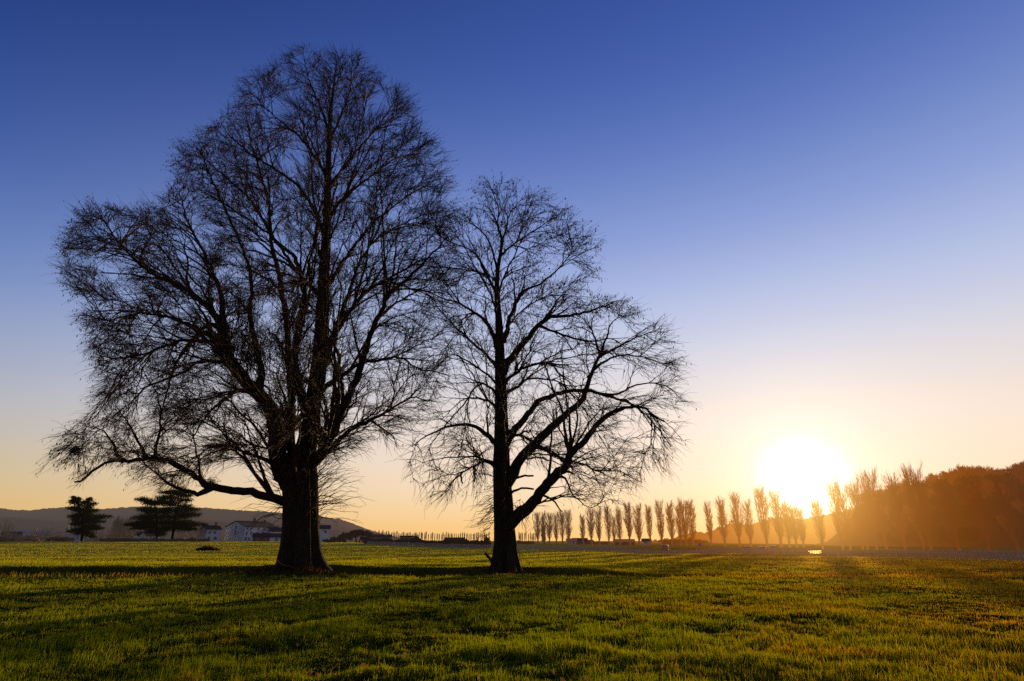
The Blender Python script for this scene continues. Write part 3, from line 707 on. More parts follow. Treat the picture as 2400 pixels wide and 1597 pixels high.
# birds' nests / witches' brooms: dense dry clumps held in the crown
def broom(px, py, D, rx, rz, n, rg):
    c = P(px, py, D)
    o = empty('nest', tuple(c), 0)
    p = rg.normal(size=(n, 3)) * np.array([rx, rx, rz]) * 0.45
    d = unit(rg.normal(size=(n, 3)) * np.array([1, 1, .5])); L = rg.uniform(.15, .45, n)[:, None]
    pl = np.stack([p - d * L, p + rg.normal(size=p.shape) * .03, p + d * L], 1)
    V, Fq = tube_arrays(pl, np.full((n, 3), 0.008), 3)
    np_mesh('twig_bowl', V, Fq, M['twig'], o)
    return o
rg = np.random.default_rng(5)
for (px, py, D, rx, rz, lab) in ((505, 612, 36.0, .9, .18, 'flat dry twig clump caught high in the left half of the tall tree'),
                                 (178, 1056, 33, .28, .25, 'small round dry clump near the left tip of the low bough'),
                                 (492, 1134, 34.3, .38, .3, 'dark dry clump at the fork of the low left bough'),
                                 (430, 962, 34.5, 1.1, .7, 'large rusty twig clump in the lower left crown'),
                                 (372, 968, 34.2, .8, .5, 'rusty twig clump just left of the largest clump in the lower left crown'),
                                 (510, 1046, 35.5, .9, .22, 'low flat rusty clump on the bough above the long low bough'),
                                 (592, 832, 36.0, .9, .9, 'dark upright twig clump on the thick left limb of the tall tree')):
    tag(broom(px, py, D, rx, rz, 230 if rx > .5 else 130, rg), lab, 'nest', 'dry clumps caught in the tall tree')

# ------------------------------------------------------------------ ground
def build_ground():
    r = [0.0] + list(1.2 * np.exp(np.arange(0, 1) * .0))
    r = np.concatenate([[0.6], 1.2 * np.exp(np.linspace(0, math.log(9000 / 1.2), 560))])
    th = np.concatenate([np.linspace(-1.15, 1.15, 620), np.linspace(1.15, 2 * pi - 1.15, 40)[1:-1]])
    n = len(th); Rr, Th = np.meshgrid(r, th, indexing='ij')
    X = Rr * np.sin(Th); Y = Rr * np.cos(Th); Z = ground_h(X, Y)
    V = np.stack([X, Y, Z], -1).reshape(-1, 3)
    i = np.arange(len(r) - 1)[:, None] * n; j = np.arange(n)[None]; j2 = (j + 1) % n
    q = np.stack([i + j, i + j2, i + n + j2, i + n + j], -1).reshape(-1, 4)[:, ::-1]
    V = np.vstack([V, [[0, 0, float(ground_h(0, 0))]]])
    c = len(V) - 1
    t = np.stack([np.arange(n), (np.arange(n) + 1) % n, np.full(n, c)], -1)
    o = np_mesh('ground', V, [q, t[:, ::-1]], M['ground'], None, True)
    tag(o, 'flat meadow ground with a shallow ditch across it', None, None, 'structure')
build_ground()

# grass: blades, wider with distance, so that the meadow stays covered to the fence
def blades(n, r0, r1, rg, hgt, wid, half=0.98, dens=None, seg=2):
    u = rg.random(n)
    r = r0 * (r1 / r0) ** u if dens == 'log' else np.sqrt(r0 * r0 + u * (r1 * r1 - r0 * r0))
    th = rg.uniform(-half, half, n)
    return r * np.sin(th), r * np.cos(th)

def blade_mesh(x, y, h, w, rg, seg, lean=0.45):
    n = len(x); z = ground_h(x, y) - 0.01
    a = rg.uniform(0, 2 * pi, n); la = rg.uniform(0, 2 * pi, n); ll = rg.random(n) * lean * h
    ux, uy = np.cos(a), np.sin(a)
    rows = []; tip = []
    for k in range(seg):
        t = k / seg; ww = w * (1 - t * 0.6) / 2; ox = np.cos(la) * ll * t * t; oy = np.sin(la) * ll * t * t
        for s in (-1, 1):
            rows.append(np.stack([x + ox + s * ux * ww, y + oy + s * uy * ww, z + h * t], -1)); tip.append(np.full(n, t))
    rows.append(np.stack([x + np.cos(la) * ll, y + np.sin(la) * ll, z + h * (1 - 0.25 * ll / h)], -1)); tip.append(np.ones(n))
    m = 2 * seg + 1
    V = np.stack(rows, 1).reshape(-1, 3); T = np.stack(tip, 1).ravel()
    b = np.arange(n)[:, None] * m
    quads = [b + np.array([2 * k, 2 * k + 1, 2 * k + 3, 2 * k + 2]) for k in range(seg - 1)]
    tri = b + np.array([2 * (seg - 1), 2 * (seg - 1) + 1, 2 * seg])
    return V, quads, tri, T, np.repeat(rg.random(n), m)

def grass_object(name, parts, mat, label):
    Vs, Q, Tr, Ti, Rn = [], [], [], [], []; off = 0
    for V, q, t, ti, rn in parts:
        Vs.append(V); Q += [k + off for k in q]; Tr.append(t + off); Ti.append(ti); Rn.append(rn); off += len(V)
    faces = ([np.concatenate(Q)] if Q else []) + [np.concatenate(Tr)]
    o = np_mesh(name, np.concatenate(Vs), faces, mat, None, False, {'tip': np.concatenate(Ti), 'rnd': np.concatenate(Rn)})
    return tag(o, label, None, None, 'stuff')

rg = np.random.default_rng(3)
def hmod(x, y):
    """tufts stand taller in patches"""
    wx = x + 0.5 * vnoise(x / .9, y / .9, 34); wy = y + 0.5 * vnoise(x / .8, y / .9, 35)
    c = 0.8 * vnoise(wx / 0.62, wy / 0.7, 31) + 0.95 * vnoise(wx / 2.2, wy / 2.0, 32) + 0.9 * vnoise(x / 0.22, y / 0.22, 33)
    return np.clip(0.72 + 1.15 * c, 0.18, 1.9)
parts = []
for (n, r0, r1, hh, ww, seg) in ((150000, 4.5, 10, .13, .007, 2), (170000, 10, 18, .13, .011, 2), (170000, 18, 34, .13, .018, 1), (210000, 34, 62, .13, .027, 1), (260000, 62, 120, .13, .042, 1), (330000, 120, 300, .13, .10, 1)):
    x, y = blades(n, r0, r1, rg, hh, ww, dens='log' if r0 < 100 else None)
    h = hh * hmod(x, y) * rg.uniform(.55, 1.2, n) * (1 + 0.8 * (rg.random(n) > .96))
    if r0 >= 18:   # none inside the ditch and under the trunks
        w = y - ditch_line(x); inside = (np.abs(w) < 1.3) & (x < 16)
        for t, rr in ((TREE_A, 3.0), (TREE_B, 2.2)): inside |= (x - t[0]) ** 2 * .6 + (y - t[1]) ** 2 < rr * rr
        k = ~inside | (rg.random(n) < .12); x, y, h = x[k], y[k], h[k]
    if r1 > 100:
        pxx = 1200 + x / y * F * 1.064; k = (pxx < 862) | (y < np.interp(pxx, [860, 1180, 1400, 1700, 2100, 2400, 2700], [205, 152, 121, 96, 76, 62, 52]) + 1.5); x, y, h = x[k], y[k], h[k]
    if r1 > 290:
        k = h > 0.05; x, y, h = x[k], y[k], h[k]
    parts.append(blade_mesh(x, y, h, ww * rg.uniform(.7, 1.4, len(x)), rg, seg))
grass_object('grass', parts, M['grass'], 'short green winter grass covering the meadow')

# dry tall stalks along the lip of the ditch and sprinkled in the meadow
n = 9000; x = rg.uniform(-50, 40, n); y = ditch_line(x) + rg.normal(size=n) * .45 - 1.7
keep = rg.random(n) < np.where(x < -18, .9, np.where(x > 9, .9, .28)); x, y = x[keep], y[keep]
big = sstep(-16, -26, x) + sstep(8, 14, x) * .55
p1 = blade_mesh(x, y, rg.uniform(.14, .34, len(x)) * (0.75 + .7 * big), np.full(len(x), .022), rg, 2, .9)
x, y = blades(2600, 5, 30, rg, 0, 0, dens='log')
k = vnoise(x / 2.5, y / 2.5, 77) > 0.12; x, y = x[k], y[k]
p2 = blade_mesh(x, y, rg.uniform(.12, .3, len(x)), np.full(len(x), .008), rg, 2, .8)
grass_object('dry_grass', [p1, p2], M['reeds'], 'tawny dry grass stalks along the lip of the ditch')

x, y = blades(2600, 4.5, 34, rg, 0, 0, dens='log')
V, Fl = leaf_quads(np.stack([x, y, ground_h(x, y) + rg.uniform(.04, .12, len(x))], -1), .075, rg, .1, .6)
M['fallen'] = leaf_mat('tan_fallen_leaf', (0.16, 0.07, 0.025), (0.30, 0.15, 0.05), 0, 0.4, 3.0)
tag(np_mesh('fallen_leaves', V, [Fl], M['fallen']), 'tan fallen leaves scattered in the near grass', None, None, 'stuff')
# leaf litter and dead twigs heaped around each trunk foot
def litter(t, rx, n, label):
    o = empty('litter_heap', (t[0], t[1], float(ground_h(t[0], t[1]))), 0, label, 'leaf litter', 'litter heaps at the tree feet')
    px = rg.normal(size=n) * rx; py = rg.normal(size=n) * .9 - .1
    k = (px ** 2 / (rx * .45) ** 2 + py ** 2 / .8) > .6; px, py = px[k], py[k]
    hump = .22 * np.exp(-(px / rx) ** 2)
    pz = ground_h(t[0] + px, t[1] + py) - o.location[2] + hump * rg.random(len(px)) + .02
    pts = np.stack([px, py, pz], -1)
    V, Fl = leaf_quads(pts, .13, rg, 0.0, .5); np_mesh('leaves', V, [Fl], M['litter'], o)
    m = 420; i = rg.integers(0, len(pts), m); d = unit(rg.normal(size=(m, 3)) * np.array([1, .6, .5]) + np.array([0, 0, .35])); L = rg.uniform(.3, .9, m)[:, None]
    p0 = pts[i]; pl = np.stack([p0, p0 + d * L * .5 + rg.normal(size=p0.shape) * .04, p0 + d * L - np.array([0, 0, .1])], 1)
    V, Fq = tube_arrays(pl, np.broadcast_to(np.array([.011, .008, .004]), (m, 3)), 3); np_mesh('dead_twigs', V, Fq, M['litter'], o)
litter(TREE_A + [.1, -.3, 0], 2.1, 5600, 'rust brown leaves and dead twigs heaped at the foot of the thick trunk')
litter(TREE_B + [.7, -.3, 0], 1.7, 3400, 'rust brown leaves and dead twigs at the foot of the smaller trunk')
# broken branch leaning at the smaller trunk
a = P(1158, 1322, 36.6); b = P(1137, 1297, 36.0); m_ = (a + b) / 2 + np.array([.06, 0, -.05])
mb = MB(); mb.tubes(np.array([a + (a - m_) * .5, a, m_, b]) - a, np.array([.1, .1, .085, .06]), 8)
mb.tubes(np.array([m_, m_ + np.array([.12, .05, .14]), m_ + np.array([.15, .05, .3])]) - a, np.array([.04, .03, .015]), 5)
o = mb.build('broken_branch', M['bark'], None, True); o.location = tuple(a)
tag(o, 'short broken branch leaning outward at the left foot of the smaller tree', 'branch')
a = P(614, 1342, 34.6)
pl = np.array([a, a + [.12, 0, .25], a + [.02, 0, .5], a + [.1, 0, .75]]) - a
mb = MB(); mb.tubes(pl, np.array([.02, .018, .014, .008]), 5)
mb.tubes(np.array([[.6, .3, .7], [.9, .2, .45], [1.3, .1, .35], [1.7, .1, .3]]) , np.array([.025, .022, .018, .01]), 5)
o = mb.build('fallen_twig', M['pale_bark'], None, True); o.location = tuple(a)
tag(o, 'pale crooked fallen twig left of the thick trunk foot', 'twig')
# earth mound far in the meadow
def mound(px, D, w, h, label):
    g = G(px, D); n = 900; th = rg.uniform(0, 2 * pi, n); rr_ = np.sqrt(rg.random(n))
    x = np.cos(th) * rr_ * w; y = np.sin(th) * rr_ * w * .5
    z = h * np.exp(-(rr_ ** 2) * 2.2) * rg.uniform(.2, 1, n)
    V, Fl = leaf_quads(np.stack([x, y, z], -1), .45, rg, .0, .5)
    o = np_mesh('earth_mound', V, [Fl], M['litter']); o.location = g
    tag(o, label, 'mound')
mound(487, 118, 2.2, .75, 'low brown overgrown mound far out in the meadow left of the thick trunk')

# ------------------------------------------------------------------ bare background trees
def grow_rec(base, H, rg, kind):
    """returns polylines (list of (pts, r0, r1))"""
    out = []
    if kind == 'poplar':
        W = H * 0.088
        lean = rg.normal(size=2) * 0.012 * H
        zz = np.linspace(0, H * .97, 9)
        tr = np.stack([lean[0] * (zz / H) ** 2 + rg.normal(size=9) * .05, lean[1] * (zz / H) ** 2 + rg.normal(size=9) * .05, zz], -1); tr[0, :2] = 0
        out.append((tr, .028 * H * .6, .02))
        n = 100
        for i in range(n):
            t = rg.uniform(.08, .86) ** 1.0; z0 = t * H; a = rg.uniform(0, 2 * pi)
            prof = np.interp(t, [0, .3, .6, .85, 1], [.6, .95, 1.0, .75, .25])
            R = W * prof * rg.uniform(.3, 1.1)
            L = H * rg.uniform(.16, .34) * (1.15 - .55 * t)
            top = min(z0 + L, H * rg.uniform(.93, 1.03))
            c = np.array([np.interp(z0, zz, tr[:, 0]), np.interp(z0, zz, tr[:, 1])])
            K = 6; s = np.linspace(0, 1, K)
            rr = R * np.sin(s * pi / 2) ** .8
            p = np.stack([c[0] + np.cos(a) * rr, c[1] + np.sin(a) * rr, z0 + (top - z0) * s ** 1.15], -1) + rg.normal(size=(K, 3)) * .07 * np.minimum(1, s * 3)[:, None]
            out.append((p, .032 + .03 * (1 - t), .016))
            for k in range(13):
                j = rg.integers(1, K); q = p[j]
                d = np.array([np.cos(a) * .3, np.sin(a) * .3, 1.0]) + rg.normal(size=3) * .22; d /= np.linalg.norm(d)
                l = rg.uniform(.8, 2.0); e = q + d * l
                out.append((np.array([q, q + d * l * .5 + rg.normal(size=3) * .06, e]), .026, .012))
        return out
    def rec(p, d, L, r, lev):
        K = 5; pts = [p]; q = p.copy(); dd = d.copy()
        for k in range(K - 1):
            dd = unit(dd + rg.normal(size=3) * .16 + np.array([0, 0, .10 if kind != 'shrub' else .05])); q = q + dd * L / (K - 1); pts.append(q)
        pts = np.array(pts); out.append((pts, r, r * .5))
        if lev == 0: return
        nc = {3: 7, 2: 6, 1: 5}[lev]
        for i in range(nc):
            j = rg.integers(1, K) if i else K - 1
            dv = unit(np.gradient(pts, axis=0)[j]); side = unit(rg.normal(size=3) + np.array([0, 0, .2]))
            rec(pts[j], unit(dv * .75 + side * (.8 if kind == 'round' else .5)), L * rg.uniform(.5, .78), r * .5, lev - 1)
    if kind == 'round':
        tr = np.array([[0, 0, 0], [.05, 0, H * .15], [0, .05, H * .32]]) * 1.0
        out.append((tr, .035 * H, .028 * H))
        for i in range(7):
            a = i * 2.4 + rg.uniform(0, .6); e = rg.uniform(.35, 1.2)
            rec(tr[2] - np.array([0, 0, rg.uniform(0, H * .1)]), unit(np.array([cos(a) * cos(e), sin(a) * cos(e), sin(e)])), H * .27, .016 * H, 3 if i % 2 else 2)
    else:
        for i in range(9):
            a = rg.uniform(0, 2 * pi); e = rg.uniform(.6, 1.4)
            rec(np.array([cos(a) * H * .05, sin(a) * H * .05, 0]), unit(np.array([cos(a) * cos(e), sin(a) * cos(e), sin(e)])), H * .5, .012 * H, 2)
    return out

def lines_to_mesh(lines, S):
    Vs, Fs, off = [], [], 0
    by = {}
    for p, r0, r1 in lines: by.setdefault(len(p), []).append((p, r0, r1))
    for K, ls in by.items():
        pts = np.array([l[0] for l in ls]); t = np.linspace(0, 1, K)[None]
        rad = np.array([l[1] for l in ls])[:, None] * (1 - t) + np.array([l[2] for l in ls])[:, None] * t
        V, Fq = tube_arrays(pts, rad, S); Vs.append(V); Fs.append(Fq[0] + off); off += len(V)
    return np.concatenate(Vs), Fs

def proto(name, H, kind, seed, mat, thick=1.0, crown_name='crown'):
    rg_ = np.random.default_rng(seed)
    ls = grow_rec(None, H, rg_, kind)
    root = bpy.data.objects.new(name, None)
    V, Fq = lines_to_mesh([(p, a * thick, b * thick) for p, a, b in ls[:1]], 7); t = np_mesh('trunk', V, Fq, mat, root)
    V, Fq = lines_to_mesh([(p, a * thick, b * thick) for p, a, b in ls[1:]], 3); c = np_mesh(crown_name, V, Fq, mat, root)
    for q in (t, c): col.objects.unlink(q)
    return root, [t, c], H

def place_proto(pr, name, loc, H, rz, label, cat, group=None, wide=1.0, parts=True):
    root, ch, H0 = pr
    s = H / H0
    if parts:
        r = bpy.data.objects.new(name, None); col.objects.link(r)
        for c in ch:
            d = c.copy(); col.objects.link(d); d.parent = r; d.name = c.name.split('.')[0]
    r.location = loc; r.scale = (s * wide, s * wide, s); r.rotation_euler = (0, 0, rz)
    tag(r, label, cat, group); return r

pop = [proto('poplar', 19.0, 'poplar', 100 + i, M['poplar'], 1.15) for i in range(5)]
def ztop(px, py, D, gz): return float(P(px, py, D)[2]) - gz

near = [  # px at the base, px of the top, py of the top, width factor, label
 (1261, 1259, 1204, 1.0, 'leftmost tall poplar of the row, right after the tiny far poplars'),
 (1274, 1273, 1200, .8, 'poplar wrapped in dark ivy over its lower half'),
 (1288, 1287, 1204, 1.0, 'poplar directly right of the ivy covered one'),
 (1304, 1303, 1202, .9, 'second poplar right of the ivy covered one'),
 (1319, 1319, 1199, 1.0, 'second to last poplar left of the first gap in the row'),
 (1334, 1334, 1198, 1.0, 'poplar on the left edge of the first gap in the row'),
 (1368, 1368, 1207, .8, 'thin poplar on the right edge of the first gap in the row'),
 (1387, 1385, 1193, 1.0, 'dense poplar just right of the thin one at the first gap'),
 (1405, 1405, 1193, .9, 'second poplar right of the thin one at the first gap'),
 (1428, 1426, 1189, .9, 'pale poplar left of the slim half-hidden one'),
 (1441, 1440, 1212, .6, 'slim short poplar squeezed between two wider ones'),
 (1454, 1451, 1191, 1.0, 'wide poplar right of the slim short one'),
 (1477, 1472, 1180, 1.1, 'poplar with one spiky leader left of the evenly spaced four'),
 (1499, 1495, 1184, 1.1, 'broad poplar left of the narrow column one'),
 (1526, 1524, 1187, .8, 'narrow column poplar standing apart from its neighbours'),
 (1552, 1547, 1177, 1.0, 'poplar just right of the narrow column one'),
 (1576, 1571, 1178, 1.0, 'poplar left of the merged clump before the second gap'),
 (1597, 1590, 1186, .9, 'first poplar of the merged clump before the second gap'),
 (1610, 1604, 1172, 1.0, 'tallest poplar of the merged clump before the second gap'),
 (1626, 1620, 1175, 1.0, 'last poplar of the merged clump on the left of the second gap'),
 (1668, 1663, 1180, .75, 'lone slender poplar in the middle of the second gap'),
 (1701, 1693, 1168, 1.0, 'full poplar with dark foot right of the lone slender one'),
 (1735, 1727, 1158, 1.0, 'tall full poplar second right of the lone slender one'),
 (1761, 1753, 1174, .9, 'loosely branched poplar left of the tallest one near the sun'),
 (1799, 1791, 1145, 1.0, 'tall spired poplar just left of the sun'),
 (1832, 1822, 1153, 1.0, 'thin branched poplar directly under the left of the sun'),
 (1852, 1843, 1175, .8, 'shorter poplar washed out by the sun glare'),
 (1868, 1862, 1186, .8, 'small dark footed poplar below the sun'),
 (1885, 1876, 1188, .7, 'poplar right beside the small one below the sun'),
 (1929, 1916, 1172, .9, 'leaning single poplar just right of the sun'),
 (1975, 1958, 1126, 1.0, 'left one of the tall pair right of the sun'),
 (1993, 1980, 1130, 1.0, 'right one of the tall pair right of the sun'),
 (2022, 2008, 1132, .9, 'poplar left of the twin tops above the wooded slope'),
 (2034, 2021, 1129, .8, 'slim poplar close before the twin tops'),
 (2055, 2038, 1107, .9, 'left poplar of the twin tops above the wooded slope'),
 (2078, 2058, 1106, 1.0, 'right poplar of the twin tops above the wooded slope'),
 (2122, 2104, 1112, 1.1, 'single bushy poplar between the twin tops and the highest one'),
 (2165, 2142, 1100, .9, 'poplar half hidden left of the highest one on the slope'),
 (2182, 2158, 1093, 1.1, 'highest poplar reaching above the wooded slope'),
 (2246, 2226, 1130, .9, 'faint poplar seen fully against the dark wooded hill'),
 (2318, 2292, 1120, 1.2, 'wide orange lit poplar against the wooded hill'),
 (2384, 2360, 1128, 1.0, 'rightmost poplar of the row against the wooded hill'),
]
M['poplar_lit'] = leaf_mat('lit_poplar_bark', (0.30, 0.12, 0.035), (0.20, 0.08, 0.025), 0.8, 0.4, 0.3)  # brighter orange copy of the poplar bark, backlight painted into the colour
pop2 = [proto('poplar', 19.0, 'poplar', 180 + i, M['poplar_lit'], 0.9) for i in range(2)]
for i, (pb, pt, py, wf, lab) in enumerate(near):
    D = float(np.interp(pb, [1261, 1334, 1621, 1701, 1799, 1975, 2182, 2384], [335, 318, 255, 232, 200, 158, 132, 118]))
    g = G(pb, D); H = ztop(pt, py, D, g[2])
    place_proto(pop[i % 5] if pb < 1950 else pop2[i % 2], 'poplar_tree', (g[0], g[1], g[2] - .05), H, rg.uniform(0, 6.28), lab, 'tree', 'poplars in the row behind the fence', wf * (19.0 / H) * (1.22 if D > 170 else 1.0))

# ivy column on the second poplar
def clump_mesh(n, size, rg_, ell, center=(0, 0, 0), blobs=14):
    c = unit(rg_.normal(size=(blobs, 3))) * rg_.uniform(.25, .8, blobs)[:, None]
    b = rg_.integers(0, blobs, n)
    p = c[b] + unit(rg_.normal(size=(n, 3))) * (rg_.random(n) ** .45)[:, None] * .38
    p = p * np.array(ell) + np.array(center)
    return leaf_quads(p, size, rg_, .0, .75)
g = G(1274, 333); V, Fl = clump_mesh(900, .8, rg, (1.1, 1.1, 5.2), (0, 0, 5.6), 24)
o = np_mesh('ivy', V, [Fl], M['evergreen']); o.location = g
tag(o, 'dense dark ivy wrapped around the lower half of the second poplar', 'ivy')

# far row of tiny poplars
far = [proto('poplar', 15.0, 'poplar', 300 + i, M['poplar'], 1.7) for i in range(3)]
xs = []
x = 876.0
while x < 1256:
    if not (1150 < x < 1214): xs.append(x)
    x += rg.uniform(2.6, 6.0)
for i, px in enumerate(xs):
    D = 620 + rg.uniform(-25, 25) - (px - 876) * .35; g = G(px, D)
    py = np.interp(px, [876, 960, 1060, 1256], [1246, 1250, 1251, 1250]) + rg.uniform(-3, 3)
    r_, ch, H0 = far[i % 3]
    H = ztop(px, py, D, g[2]); s = H / H0
    o = place_proto(far[i % 3], 'poplar_tree', g, H, rg.uniform(0, 6.28), 'tiny slender poplar in the far hazy row between the two big trunks and just beyond', 'tree', 'far hazy poplars on the horizon', rg.uniform(.5, .8))

# rounder bare trees
rnd = [proto('bare_tree', 14.0, 'round', 500 + i, M['poplar'], 2.0) for i in range(3)]
shr = [proto('bare_shrub', 8.0, 'shrub', 600 + i, M['pale_bark'], 1.3, 'stems') for i in range(3)]

# ------------------------------------------------------------------ hills
def ridge_hill(name, pts, D, front, back, mat, amp, freq, label, jag=0.0, nx=700, base_z=-2.0):
    pts = np.array(pts, float); px = np.linspace(pts[0, 0], pts[-1, 0], nx)
    py = np.interp(px, pts[:, 0], pts[:, 1]); Dd = np.interp(px, pts[:, 0], pts[:, 2]) if pts.shape[1] > 2 else np.full(nx, float(D))
    py = py + jag * (vnoise(px * .5, 0 * px, 51) + vnoise(px * .17, 0 * px, 52) * 1.2)
    R = P(px, py, Dd); rows = []
    for t in np.linspace(0, 1, 26):
        f = sstep(0, 1, t) ** .8; q = R.copy(); dd = front * (1 - t)
        sc = (Dd - dd) / Dd; q[:, 0] = R[:, 0] * sc; q[:, 1] = Dd - dd
        q[:, 2] = base_z + (R[:, 2] - base_z) * f + amp * vnoise(q[:, 0] * freq, q[:, 1] * freq, 53) * sin(pi * t)
        rows.append(q)
    for t in (0.3, .7, 1.0):
        q = R.copy(); sc = (Dd + back * t) / Dd; q[:, 0] *= sc; q[:, 1] = Dd + back * t; q[:, 2] = base_z + (R[:, 2] - base_z) * (1 - t) ** 1.2 * 1.0; rows.append(q)
    V = np.stack(rows, 0); m = len(rows)
    i = np.arange(m - 1)[:, None] * nx; j = np.arange(nx - 1)[None]
    q = np.stack([i + j, i + j + 1, i + nx + j + 1, i + nx + j], -1).reshape(-1, 4)
    o = np_mesh(name, V.reshape(-1, 3), [q], mat, None, True)
    tag(o, label, None, None, 'structure'); return V
ridge_hill('hills', [(-500, 1185), (-200, 1198), (0, 1194), (30, 1199), (68, 1200), (80, 1198), (110, 1195), (160, 1191), (200, 1194), (235, 1195), (320, 1189), (400, 1191), (470, 1194), (500, 1196), (560, 1200), (620, 1203), (680, 1207), (750, 1213), (762, 1216), (800, 1221), (840, 1236), (870, 1247), (900, 1256), (940, 1264), (990, 1270)], 2600, 1100, 900, M['far_hill'], 30, .004, 'long hazy grey hill range behind the farm', 1.6)
ridge_hill('hills', [(-500, 1205), (-100, 1212), (40, 1215), (150, 1222), (330, 1212), (520, 1226), (700, 1232), (820, 1250), (900, 1270)], 1900, 700, 500, M['far_hill'], 20, .006, 'lower grey foothills in front of the long range', 1.2)
ridge_hill('hills', [(1500, 1272, 800), (1560, 1266, 800), (1600, 1258, 800), (1628, 1249, 800), (1650, 1250, 800), (1673, 1245, 780), (1700, 1236, 760), (1730, 1230, 740), (1768, 1230, 720), (1785, 1220, 700), (1811, 1220, 690), (1853, 1214, 670), (1885, 1218, 650), (1928, 1209, 620), (1951, 1205, 600), (2000, 1192, 560), (2060, 1175, 540), (2200, 1160, 520)], 700, 300, 200, M['mid_hill'], 6, .02, 'low hill in golden haze under the sun', 4.0)
hr = [(1905, 1280, 330), (1940, 1270, 328), (1965, 1250, 325), (1985, 1226, 322), (2003, 1200, 320), (2023, 1182, 315), (2036, 1172, 312), (2048, 1167, 310), (2091, 1161, 305), (2133, 1157, 300), (2171, 1143, 295), (2207, 1139, 290), (2239, 1128, 286), (2271, 1124, 282), (2314, 1126, 278), (2345, 1130, 274), (2367, 1120, 272), (2400, 1106, 270), (2520, 1090, 262), (2700, 1080, 250), (3000, 1060, 240)]
Vh = ridge_hill('hills', hr, 300, 95, 120, M['near_hill'], 4, .05, 'dark wooded hill at the right edge behind the poplars', 2.0)

# woodland covering the near hill: crowns of leaf faces, uncountable
def woodland():
    rgw = np.random.default_rng(8); Vs, Fs, off = [], [], 0
    m, nx, _ = Vh.shape
    for k in range(560):
        i = rgw.integers(4, 26) if k > 150 else rgw.integers(22, 26)
        j = int(rgw.uniform(.115, .62) * (nx - 1)) ; c = Vh[i, j]
        if c[0] > 420: continue
        s = rgw.uniform(1.4, 3.6)
        if i >= 24: s = rgw.uniform(1.0, 2.2)
        top = .35 if i >= 24 else 1.0
        V, Fl = clump_mesh(95, .95, rgw, (s, s, s * rgw.uniform(.8, 1.3) * (.8 if top < 1 else 1)), (c[0], c[1], c[2] + s * .35 * top), 5)
        Vs.append(V); Fs.append(Fl + off); off += len(V)
    o = np_mesh('woodland', np.concatenate(Vs), [np.concatenate(Fs)], M['wood_far'])
    tag(o, 'brown and dark green woodland covering the right hill', None, None, 'stuff')
woodland()
M['lit_twig'] = leaf_mat('lit_reddish_twigs', (0.34, 0.12, 0.04), (0.20, 0.075, 0.028), 0.55, 0.5, 0.1)  # lighter red-brown twig colour with sunlight painted in
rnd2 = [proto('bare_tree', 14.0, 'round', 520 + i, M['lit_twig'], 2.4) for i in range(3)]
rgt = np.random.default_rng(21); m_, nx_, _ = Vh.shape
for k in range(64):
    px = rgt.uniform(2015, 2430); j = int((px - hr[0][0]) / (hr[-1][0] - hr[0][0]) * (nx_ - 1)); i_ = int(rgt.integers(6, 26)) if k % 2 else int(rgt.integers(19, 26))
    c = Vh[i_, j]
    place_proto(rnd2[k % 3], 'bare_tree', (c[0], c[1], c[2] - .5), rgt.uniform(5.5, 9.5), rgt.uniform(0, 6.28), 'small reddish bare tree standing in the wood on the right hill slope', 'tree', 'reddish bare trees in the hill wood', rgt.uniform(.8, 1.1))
def hill_point(px):
    a = np.array(hr, float); py = float(np.interp(px, a[:, 0], a[:, 1])); D = float(np.interp(px, a[:, 0], a[:, 2]))
    return P(px, py, D), D
for i, (px, py, wf, lab) in enumerate([
  (2076, 1143, .9, 'small bare tree on the ridge right beside the twin poplar tops'), (2124, 1140, 1.0, 'low bare tree on the ridge right of the single bushy poplar'),
  (2185, 1130, 1.0, 'small bare tree on the ridge just right of the highest poplar'), (2212, 1104, 1.0, 'pale bare tree first in the group high on the ridge'),
  (2236, 1106, 1.2, 'wide round bare tree second in the group high on the ridge'), (2272, 1093, 1.0, 'tall pale bare tree on the ridge above the orange lit poplar'),
  (2290, 1099, .9, 'smaller bare tree on the ridge right of the tall pale one'), (2326, 1093, 1.1, 'fan shaped bare tree with wide boughs on the ridge'),
  (2358, 1116, 1.0, 'low bare tree in the dip of the ridge near the right edge'), (2397, 1098, 1.1, 'bare tree at the very right edge on the ridge')]):
    c, D = hill_point(px); H = (float(P(px, py, D)[2]) - c[2]) * 1.15 + 2.0
    place_proto(rnd[i % 3], 'bare_tree', (c[0], c[1], c[2] - 1.5), H, i * 1.3, lab, 'tree', 'bare trees on the wooded ridge', wf)
for i, (px, py, s, lab) in enumerate([(1711, 1224, 9, 'dark round evergreen on the low hill between two poplars'), (1812, 1214, 8, 'flat topped evergreen on the low hill left of the sun'), (1683, 1240, 7, 'small dark evergreen on the low hill beside the slender poplar'), (1626, 1250, 8, 'dark evergreen on the low hill left of the slender poplar')]):
    c = P(px, py + 7, 690); V, Fl = clump_mesh(420, 1.6, rg, (s, s, s * .8), (0, 0, 0), 9)
    r = empty('evergreen_tree', tuple(c - np.array([0, 0, s])), 0, lab, 'tree', 'evergreens on the low hill'); np_mesh('crown', V + np.array([0, 0, s]), [Fl], M['evergreen'], r)
    mb = MB(); mb.tubes(np.array([[0, 0, -3], [0, 0, s * .5], [.2, 0, s]]), np.array([.5, .4, .3]), 6); mb.build('trunk', M['poplar'], r)
